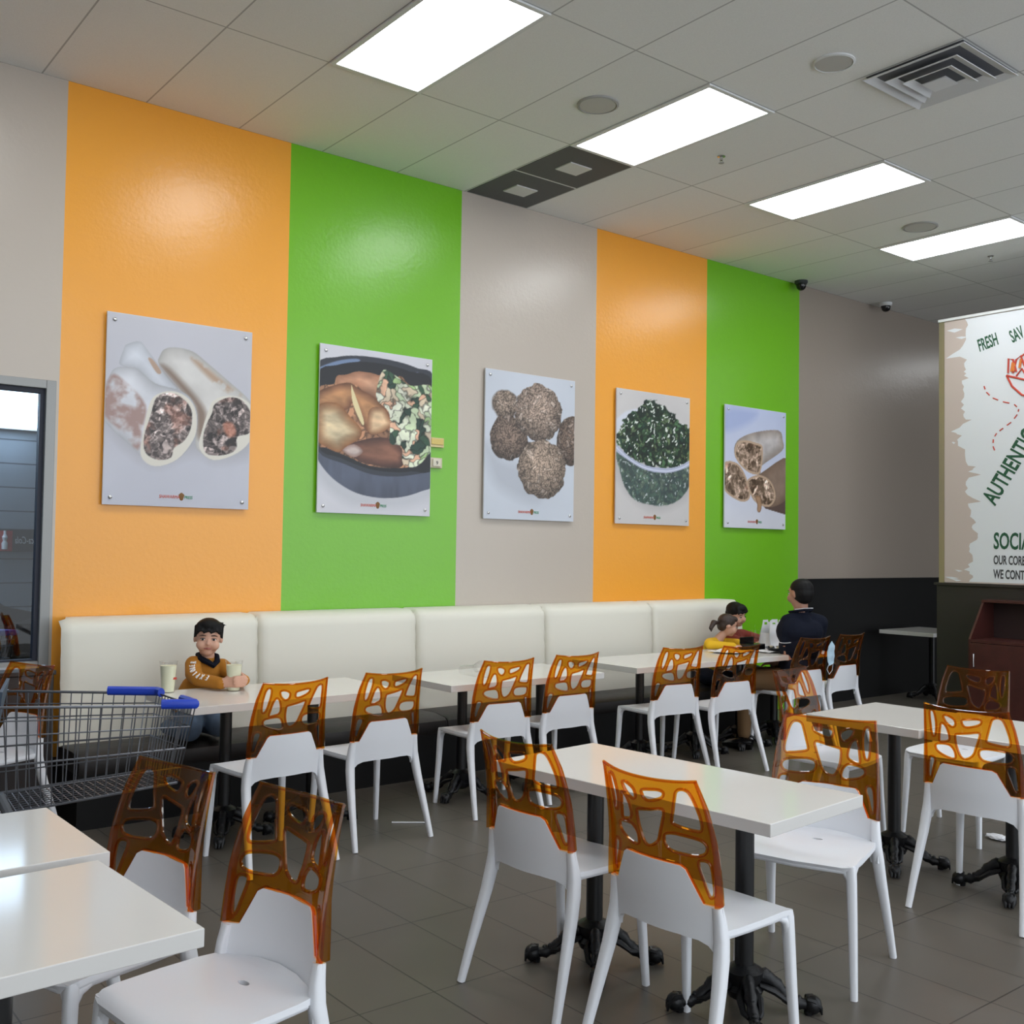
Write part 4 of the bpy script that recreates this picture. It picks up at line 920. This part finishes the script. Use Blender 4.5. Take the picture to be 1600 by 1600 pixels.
# ---------------------------------------------------------------- people
def fuse(prims, name, mats, parent, vox=.008, smooth=6):
    """prims: ('c',p1,r1,p2,r2,mat) tapered capsule | ('e',centre,(rx,ry,rz),R,mat). fused to ONE surface"""
    mb = MB(); samples = []
    for p in prims:
        if p[0] == 'c':
            a, r1, b, r2 = Vector(p[1]), p[2], Vector(p[3]), p[4]
            mb.tube([a, b], [r1, r2], 14); mb.ell(a, (r1,)*3, 10); mb.ell(b, (r2,)*3, 10)
            for t in (0, .25, .5, .75, 1): samples.append((a.lerp(b, t), r1+(r2-r1)*t, p[5]))
        else:
            mb.ell(p[1], p[2], 12, R=p[3]); samples.append((Vector(p[1]), min(p[2]), p[4]))
            ax = max(range(3), key=lambda i: p[2][i]); d = Vector((0, 0, 0)); d[ax] = p[2][ax]-min(p[2])
            if d.length > .01:
                if p[3]: d = p[3] @ d
                samples += [(Vector(p[1])+d, min(p[2]), p[4]), (Vector(p[1])-d, min(p[2]), p[4])]
    o = mb.build(name, mats[0], None, 0)
    md = o.modifiers.new('r', 'REMESH'); md.mode = 'VOXEL'; md.voxel_size = vox; md.use_smooth_shade = True
    ms = o.modifiers.new('s', 'SMOOTH'); ms.factor = .5; ms.iterations = smooth
    dg = bpy.context.evaluated_depsgraph_get(); me = bpy.data.meshes.new_from_object(o.evaluated_get(dg)); bpy.data.objects.remove(o)
    me.materials.clear()
    for m in mats: me.materials.append(m)
    S = np.array([s[0][:] for s in samples]); R = np.array([s[1] for s in samples]); K = np.array([s[2] for s in samples])
    n = len(me.polygons); c = np.empty(n*3); me.polygons.foreach_get('center', c); c = c.reshape(-1, 3)
    d = np.linalg.norm(c[:, None, :]-S[None], axis=2)-R[None]
    me.polygons.foreach_set('material_index', K[d.argmin(1)].astype(int)); me.polygons.foreach_set('use_smooth', [True]*n)
    q = bpy.data.objects.new(name, me); COL.objects.link(q)
    if parent: q.parent = parent
    return q
def head(c, yaw, pitch, roll, s, skin_i):
    R = Euler((pitch, roll, yaw), 'XYZ').to_matrix(); c = Vector(c)
    T = lambda x, y, z: c+R @ (Vector((x, y, z))*s)
    E = lambda x, y, z, a, b, d, k=skin_i: ('e', T(x, y, z), (a*s, b*s, d*s), R, k)
    pr = [E(0, .05, .10, .355, .42, .37), E(0, -.09, -.12, .29, .31, .33), E(0, -.24, -.36, .14, .12, .10), E(0, -.10, -.30, .24, .22, .16),
          E(0, -.400, -.06, .040, .05, .09), E(0, -.425, -.115, .052, .05, .038), E(-.16, -.27, -.16, .15, .13, .15), E(.16, -.27, -.16, .15, .13, .15),
          E(-.35, .05, -.06, .04, .075, .11), E(.35, .05, -.06, .04, .075, .11), E(0, -.30, .13, .24, .06, .06)]
    return pr, T, R
def face(par, T, R, s, name_eye='eye'):
    for sx in (-1, 1):
        e = MB().ell(T(sx*.145, -.345, .0), (.055*s, .04*s, .026*s), 10, R=R).build('eye', M_eye, par)
        MB().ell(T(sx*.145, -.378, .0), (.030*s, .014*s, .025*s), 8, R=R).build('iris', M_iris, e)
        MB().tube([T(sx*.085, -.372, .024), T(sx*.15, -.378, .034), T(sx*.212, -.350, .018)], .009*s, 6).build('upper_lid', M_iris, par)
        MB().tube([T(sx*.065, -.378, .10), T(sx*.15, -.376, .115), T(sx*.235, -.325, .085)], [.008*s, .013*s, .006*s], 6).build('eyebrow', M_hair, par)
    MB().tube([T(-.095, -.375, -.245), T(0, -.408, -.238), T(.095, -.375, -.245)], [.010*s, .026*s, .010*s], 8).build('lips', M_lip, par)
def hand(wrist, tip_dir, palm_n, s, k, curl=.8, side=1):
    """palm and five unequal bent fingers; palm_n is the direction the palm faces"""
    w0 = Vector(wrist); f = Vector(tip_dir).normalized(); n = Vector(palm_n); n = (n-f*n.dot(f)).normalized(); a = f.cross(n)*side
    pr = [('c', w0, .030*s, w0+f*.05*s, .032*s, k), ('e', w0+f*.05*s, (.04*s, .04*s, .04*s), None, k)]
    pr = []
    for i, (o, L) in enumerate(((-.030, .070), (-.010, .080), (.010, .076), (.030, .060))):
        b = w0+f*.085*s+a*o*s; pr.append(('c', w0+a*o*.6*s, .013*s, b, .011*s, k)); p = b; d = f.copy()
        for j, q in enumerate((.42, .32, .26)):
            an = curl*(.55+.35*j); d = (f*math.cos(an)+n*math.sin(an)).normalized(); e = p+d*L*q*s*1.0
            pr.append(('c', p, (.0095-.0008*j)*s, e, (.0088-.0010*j)*s, k)); p = e
    b = w0+f*.02*s-a*.028*s+n*.008*s; m1 = b+(f*.55-a*.75+n*.45).normalized()*.038*s; m2 = m1+(f*.85-a*.1+n*.6).normalized()*.032*s
    pr += [('c', b, .014*s, m1, .0115*s, k), ('c', m1, .011*s, m2, .009*s, k)]
    return pr

# --- boy kneeling on the bench, facing the camera
boy = thing('person', (2.42, 5.95, .42), 'black haired child in mustard hoodie kneeling on the bench, holding a lemonade cup', 'person')
off = -Vector(boy.location)
def OB(prims): 
    out = []
    for p in prims:
        p = list(p); p[1] = Vector(p[1])+off
        if p[0] == 'c': p[3] = Vector(p[3])+off
        out.append(tuple(p))
    return out
hc = (2.405, 5.84, 1.005); hs = .215
hp, T, R = head(hc, math.radians(-22), math.radians(4), math.radians(3), hs, 1)
body = hp + [
 ('c', (2.41, 5.865, .93), .040, (2.42, 5.89, .86), .048, 1),
 ('c', (2.43, 5.90, .80), .095, (2.41, 5.98, .60), .105, 0), ('c', (2.36, 5.90, .815), .060, (2.49, 5.87, .815), .060, 0),
 ('c', (2.42, 5.885, .845), .058, (2.42, 5.885, .86), .055, 0),
 ('c', (2.335, 5.875, .850), .050, (2.305, 5.80, .805), .047, 0), ('c', (2.305, 5.80, .805), .047, (2.292, 5.69, .784), .042, 0), ('c', (2.292, 5.69, .784), .042, (2.345, 5.50, .780), .034, 0),
 ('c', (2.50, 5.865, .825), .052, (2.53, 5.72, .778), .042, 0), ('c', (2.53, 5.72, .778), .042, (2.49, 5.52, .785), .031, 0), ('c', (2.36, 5.91, .70), .085, (2.33, 5.93, .62), .09, 0),
 ('c', (2.345, 5.50, .785), .024, (2.365, 5.475, .787), .022, 1), ('c', (2.49, 5.52, .785), .024, (2.475, 5.495, .787), .022, 1),
 ('c', (2.36, 5.98, .57), .10, (2.29, 5.80, .495), .072, 2), ('c', (2.46, 5.98, .57), .10, (2.46, 5.80, .50), .070, 2),
 ('c', (2.29, 5.80, .49), .070, (2.26, 6.05, .47), .045, 2), ('c', (2.46, 5.80, .50), .068, (2.45, 6.08, .47), .045, 2),
]
body += hand((2.352, 5.478, .787), (.42, -.42, .05), (.75, .55, 0), .86, 1, .95, -1)
body += hand((2.482, 5.50, .787), (-.35, -.6, .05), (-.8, .3, 0), .86, 1, .9, 1)
fuse(OB(body), 'body', [M_mustard, M_skin, M_jeans], boy, .0065, 4)
Tb = lambda x, y, z: T(x, y, z)+off
face(boy, Tb, R, hs)
hair = [('e', Tb(0, .08, .17), (.385*hs, .42*hs, .36*hs), R, 0), ('e', Tb(0, -.14, .36), (.30*hs, .24*hs, .17*hs), R, 0), ('e', Tb(0, .26, .0), (.33*hs, .22*hs, .30*hs), R, 0)]
for i in range(11):
    x = -.32+.064*i; hair.append(('c', Tb(x*.8, -.22, .38), .06*hs, Tb(x, -.385+.5*x*x, .175+.03*((i*7) % 3)), .028*hs, 0))
for i, (x, z) in enumerate(((-.36, .10), (.36, .10))): hair.append(('c', Tb(x*.9, -.08, .3), .06*hs, Tb(x, -.12, .02), .025*hs, 0))
for a in ((.38, .12, .40), (.46, .05, .34), (.42, .0, .28)): hair.append(('c', Tb(.2, .05, .38), .05*hs, Tb(*a), .012*hs, 0))
fuse(hair, 'hair', [M_hair], boy, .005, 2)
MB().tube([Tb(0, 0, 0)*0+Vector(q)+off for q in [(2.36, 5.84, .885), (2.395, 5.81, .865), (2.425, 5.805, .845), (2.455, 5.82, .868), (2.468, 5.86, .89), (2.43, 5.92, .905), (2.37, 5.90, .90)]], .017, 8, close=True).build('collar', M_navy, boy)
# white lettering down the sleeve, block by block
arm_path = [Vector(q) for q in ((2.325, 5.85, .838), (2.305, 5.80, .805), (2.292, 5.69, .784), (2.327, 5.565, .781))]
sm = cr([tuple(q) for q in [arm_path[0]*2-arm_path[1]]+arm_path+[arm_path[3]*2-arm_path[2]]], 12); sm = [Vector(q) for q in sm[12:12*4+1]]
for i, ch in enumerate('EXPLORER'[::-1]):
    cl = [0]
    for a_, b_ in zip(sm, sm[1:]): cl.append(cl[-1]+(b_-a_).length)
    q = float(np.interp((i+.5)/8*cl[-1], cl, range(len(sm)))); k = int(q); p = sm[k].lerp(sm[min(k+1, len(sm)-1)], q-k); d = (sm[min(k+6, len(sm)-1)]-sm[max(k-6, 0)]).normalized(); r = .051-.014*(i/8)
    nrm = Vector((-.37, -.80, .47)); nrm = (nrm-d*nrm.dot(d)).normalized(); rd_ = -d; u = nrm.cross(rd_)
    text(ch, boy, M_wt, p+off+nrm*(r+.002)-rd_*.012-u*.016, rd_, u, .046, .66, name='sleeve_letter', th=.003)

# --- man seated, back to the camera
man = thing('person', (6.95, 5.05, .45), 'adult with short dark hair in navy polo and khaki trousers seated with back to camera', 'person')
off = -Vector(man.location)
hs = .235; hp, T, R = head((6.995, 5.06, 1.225), math.radians(-187), math.radians(4), 0, hs, 1)
body = hp+[
 ('c', (7.0, 5.06, 1.15), .058, (7.01, 5.06, 1.07), .056, 1),
 ('c', (6.91, 5.11, .985), .068, (7.17, 5.00, .985), .070, 0), ('c', (7.01, 5.06, 1.055), .062, (7.01, 5.05, 1.0), .08, 0), ('c', (7.0, 5.06, 1.04), .055, (6.90, 5.11, 1.0), .058, 0), ('c', (7.02, 5.05, 1.04), .055, (7.16, 5.0, 1.0), .058, 0), ('c', (6.93, 5.09, .92), .125, (7.08, 5.05, .92), .125, 0), ('c', (6.95, 5.08, .80), .125, (7.06, 5.05, .80), .125, 0),
 ('c', (6.94, 5.08, .62), .125, (7.04, 5.06, .62), .125, 0), ('c', (6.99, 5.06, 1.03), .055, (6.99, 5.06, 1.0), .07, 0),
 ('c', (6.90, 5.12, .97), .064, (6.865, 5.09, .85), .058, 0), ('c', (6.865, 5.09, .85), .046, (6.88, 5.08, .70), .042, 1), ('c', (6.88, 5.08, .70), .042, (6.99, 5.28, .655), .030, 1),
 ('c', (7.17, 5.00, .975), .066, (7.25, 5.08, .80), .056, 0), ('c', (7.25, 5.08, .80), .044, (7.26, 5.14, .72), .042, 1), ('c', (7.26, 5.14, .72), .040, (7.12, 5.34, .72), .030, 1),
 ('c', (6.93, 5.07, .535), .105, (6.62, 5.30, .535), .078, 2), ('c', (7.05, 5.06, .535), .105, (6.86, 5.42, .535), .078, 2),
 ('c', (6.62, 5.30, .53), .072, (6.58, 5.28, .12), .050, 2), ('c', (6.86, 5.42, .53), .072, (6.84, 5.46, .12), .050, 2),
]
body += hand((6.99, 5.285, .655), (-.15, .9, -.1), (.3, .1, -1), 1.0, 1, .7, 1)+hand((7.11, 5.35, .72), (-.7, .6, 0), (0, 0, -1), 1.0, 1, .5, -1)
body = [tuple([p[0], Vector(p[1])+off, p[2], Vector(p[3])+off, p[4], p[5]]) if p[0] == 'c' else (p[0], Vector(p[1])+off, p[2], p[3], p[4]) for p in body]
fuse(body, 'body', [M_navy, M_skin2, M_khaki], man, .010, 4)
Tm = lambda x, y, z: T(x, y, z)+off
fuse([('e', Tm(0, .08, .16), (.365*hs, .415*hs, .345*hs), R, 0), ('e', Tm(0, .13, .0), (.365*hs, .365*hs, .34*hs), R, 0), ('e', Tm(0, .17, -.12), (.30*hs, .28*hs, .26*hs), R, 0)], 'hair', [M_hair], man, .006, 2)
face(man, Tm, R, hs)
MB().tube([Vector(q)+off for q in [(6.945, 5.12, 1.075), (6.935, 5.05, 1.085), (6.965, 4.995, 1.095), (7.03, 4.98, 1.095), (7.075, 5.02, 1.085), (7.07, 5.09, 1.07), (7.0, 5.13, 1.06)]], [(.016, .010)]*7, 8, close=True).build('collar', M_navy, man)
MB().tube([Vector(q)+off for q in [(6.927, 5.06, 1.098), (6.958, 4.986, 1.110), (7.035, 4.968, 1.110), (7.085, 5.02, 1.098)]], .0028, 6).build('collar_stripe', M_paper, man)
MB().tube([Vector((6.866, 5.09, .845))+off+Vector((.060*math.cos(a), .060*math.sin(a), .01*math.cos(a))) for a in [i*PI/8 for i in range(16)]], .0028, 5, close=True).build('cuff_stripe', M_paper, man)
for (x, y) in ((6.55, 5.25), (6.81, 5.44)):
    m = MB().tube([(x+.03, y-.05, .045), (x, y+.02, .05), (x-.03, y+.12, .04), (x-.045, y+.17, .03)], [(.035, .042), (.042, .048), (.046, .036), (.036, .024)], 12)
    o = m.build('shoe', M_black, man); o.location = off

# --- girl with pony tail
girl = thing('person', (6.9, 5.86, .42), 'small child with brown pony tail in yellow sweater leaning on the family table', 'person')
off = -Vector(girl.location); hs = .19
hp, T, R = head((6.955, 5.76, .925), math.radians(56), math.radians(14), math.radians(0), hs, 1)
body = hp+[('c', (6.93, 5.79, .85), .034, (6.90, 5.82, .80), .040, 1), ('c', (6.88, 5.86, .72), .085, (6.86, 5.96, .52), .09, 0), ('c', (6.80, 5.82, .775), .046, (6.98, 5.84, .775), .046, 0),
 ('c', (6.79, 5.82, .775), .044, (6.67, 5.73, .775), .038, 0), ('c', (6.67, 5.73, .775), .038, (6.83, 5.60, .770), .028, 0), ('c', (6.99, 5.84, .77), .042, (7.05, 5.74, .775), .034, 0), ('c', (7.05, 5.74, .775), .034, (6.98, 5.62, .77), .026, 0),
 ('c', (6.82, 5.95, .50), .075, (6.80, 5.72, .48), .058, 2), ('c', (6.92, 5.95, .50), .075, (6.94, 5.72, .48), .058, 2)]
body += hand((6.835, 5.60, .768), (.6, -.5, 0), (0, 0, -1), .7, 1, .5, 1)+hand((6.975, 5.615, .768), (-.5, -.6, 0), (0, 0, -1), .7, 1, .5, -1)
body = [tuple([p[0], Vector(p[1])+off, p[2], Vector(p[3])+off, p[4], p[5]]) if p[0] == 'c' else (p[0], Vector(p[1])+off, p[2], p[3], p[4]) for p in body]
fuse(body, 'body', [M_yellow, M_skin, M_navy], girl, .008, 4)
Tg = lambda x, y, z: T(x, y, z)+off
fuse([('e', Tg(0, .09, .14), (.385*hs, .42*hs, .37*hs), R, 0), ('e', Tg(0, -.18, .33), (.27*hs, .2*hs, .14*hs), R, 0), ('e', Tg(0, .25, -.05), (.33*hs, .24*hs, .28*hs), R, 0)], 'hair', [M_hairb], girl, .006, 2)
fuse([('c', Tg(-.12, .50, .0), .07*hs, Tg(-.24, .72, -.05), .13*hs, 0), ('c', Tg(-.24, .72, -.05), .13*hs, Tg(-.34, .82, -.32), .09*hs, 0), ('c', Tg(-.34, .8, -.3), .09*hs, Tg(-.40, .78, -.46), .03*hs, 0)], 'pony_tail', [M_hairb], girl, .006, 2)
face(girl, Tg, R, hs)

# --- older boy behind her
b2 = thing('person', (7.24, 5.95, .42), 'child with black hair in brick red top leaning over the table behind the girl', 'person')
off = -Vector(b2.location); hs = .205
hp, T, R = head((7.235, 5.90, 1.0), math.radians(0), math.radians(16), math.radians(-6), hs, 1)
body = hp+[('c', (7.24, 5.92, .92), .038, (7.25, 5.96, .85), .044, 1), ('c', (7.26, 5.97, .78), .10, (7.25, 6.0, .55), .105, 0), ('c', (7.15, 5.95, .81), .055, (7.38, 5.95, .81), .055, 0),
 ('c', (7.14, 5.94, .81), .050, (7.12, 5.80, .785), .042, 0), ('c', (7.12, 5.80, .785), .040, (7.20, 5.66, .78), .030, 0), ('c', (7.39, 5.94, .81), .050, (7.44, 5.82, .785), .042, 0), ('c', (7.44, 5.82, .785), .04, (7.34, 5.68, .78), .030, 0),
 ('c', (7.20, 6.0, .52), .085, (7.18, 5.76, .50), .066, 2), ('c', (7.32, 6.0, .52), .085, (7.34, 5.76, .50), .066, 2)]
body += hand((7.205, 5.655, .778), (.1, -.7, 0), (0, 0, -1), .75, 1, .5, 1)+hand((7.335, 5.675, .778), (-.1, -.7, 0), (0, 0, -1), .75, 1, .5, -1)
body = [tuple([p[0], Vector(p[1])+off, p[2], Vector(p[3])+off, p[4], p[5]]) if p[0] == 'c' else (p[0], Vector(p[1])+off, p[2], p[3], p[4]) for p in body]
fuse(body, 'body', [M_red, M_skin, M_jeans], b2, .008, 4)
T2 = lambda x, y, z: T(x, y, z)+off
hair = [('e', T2(0, .08, .17), (.385*hs, .43*hs, .36*hs), R, 0), ('e', T2(0, -.14, .35), (.30*hs, .24*hs, .17*hs), R, 0), ('e', T2(0, .25, 0), (.33*hs, .24*hs, .3*hs), R, 0)]
for i in range(9):
    x = -.3+.075*i; hair.append(('c', T2(x*.8, -.22, .36), .06*hs, T2(x, -.385+.5*x*x, .16+.03*((i*7) % 3)), .03*hs, 0))
fuse(hair, 'hair', [M_hair], b2, .006, 2)
face(b2, T2, R, hs)
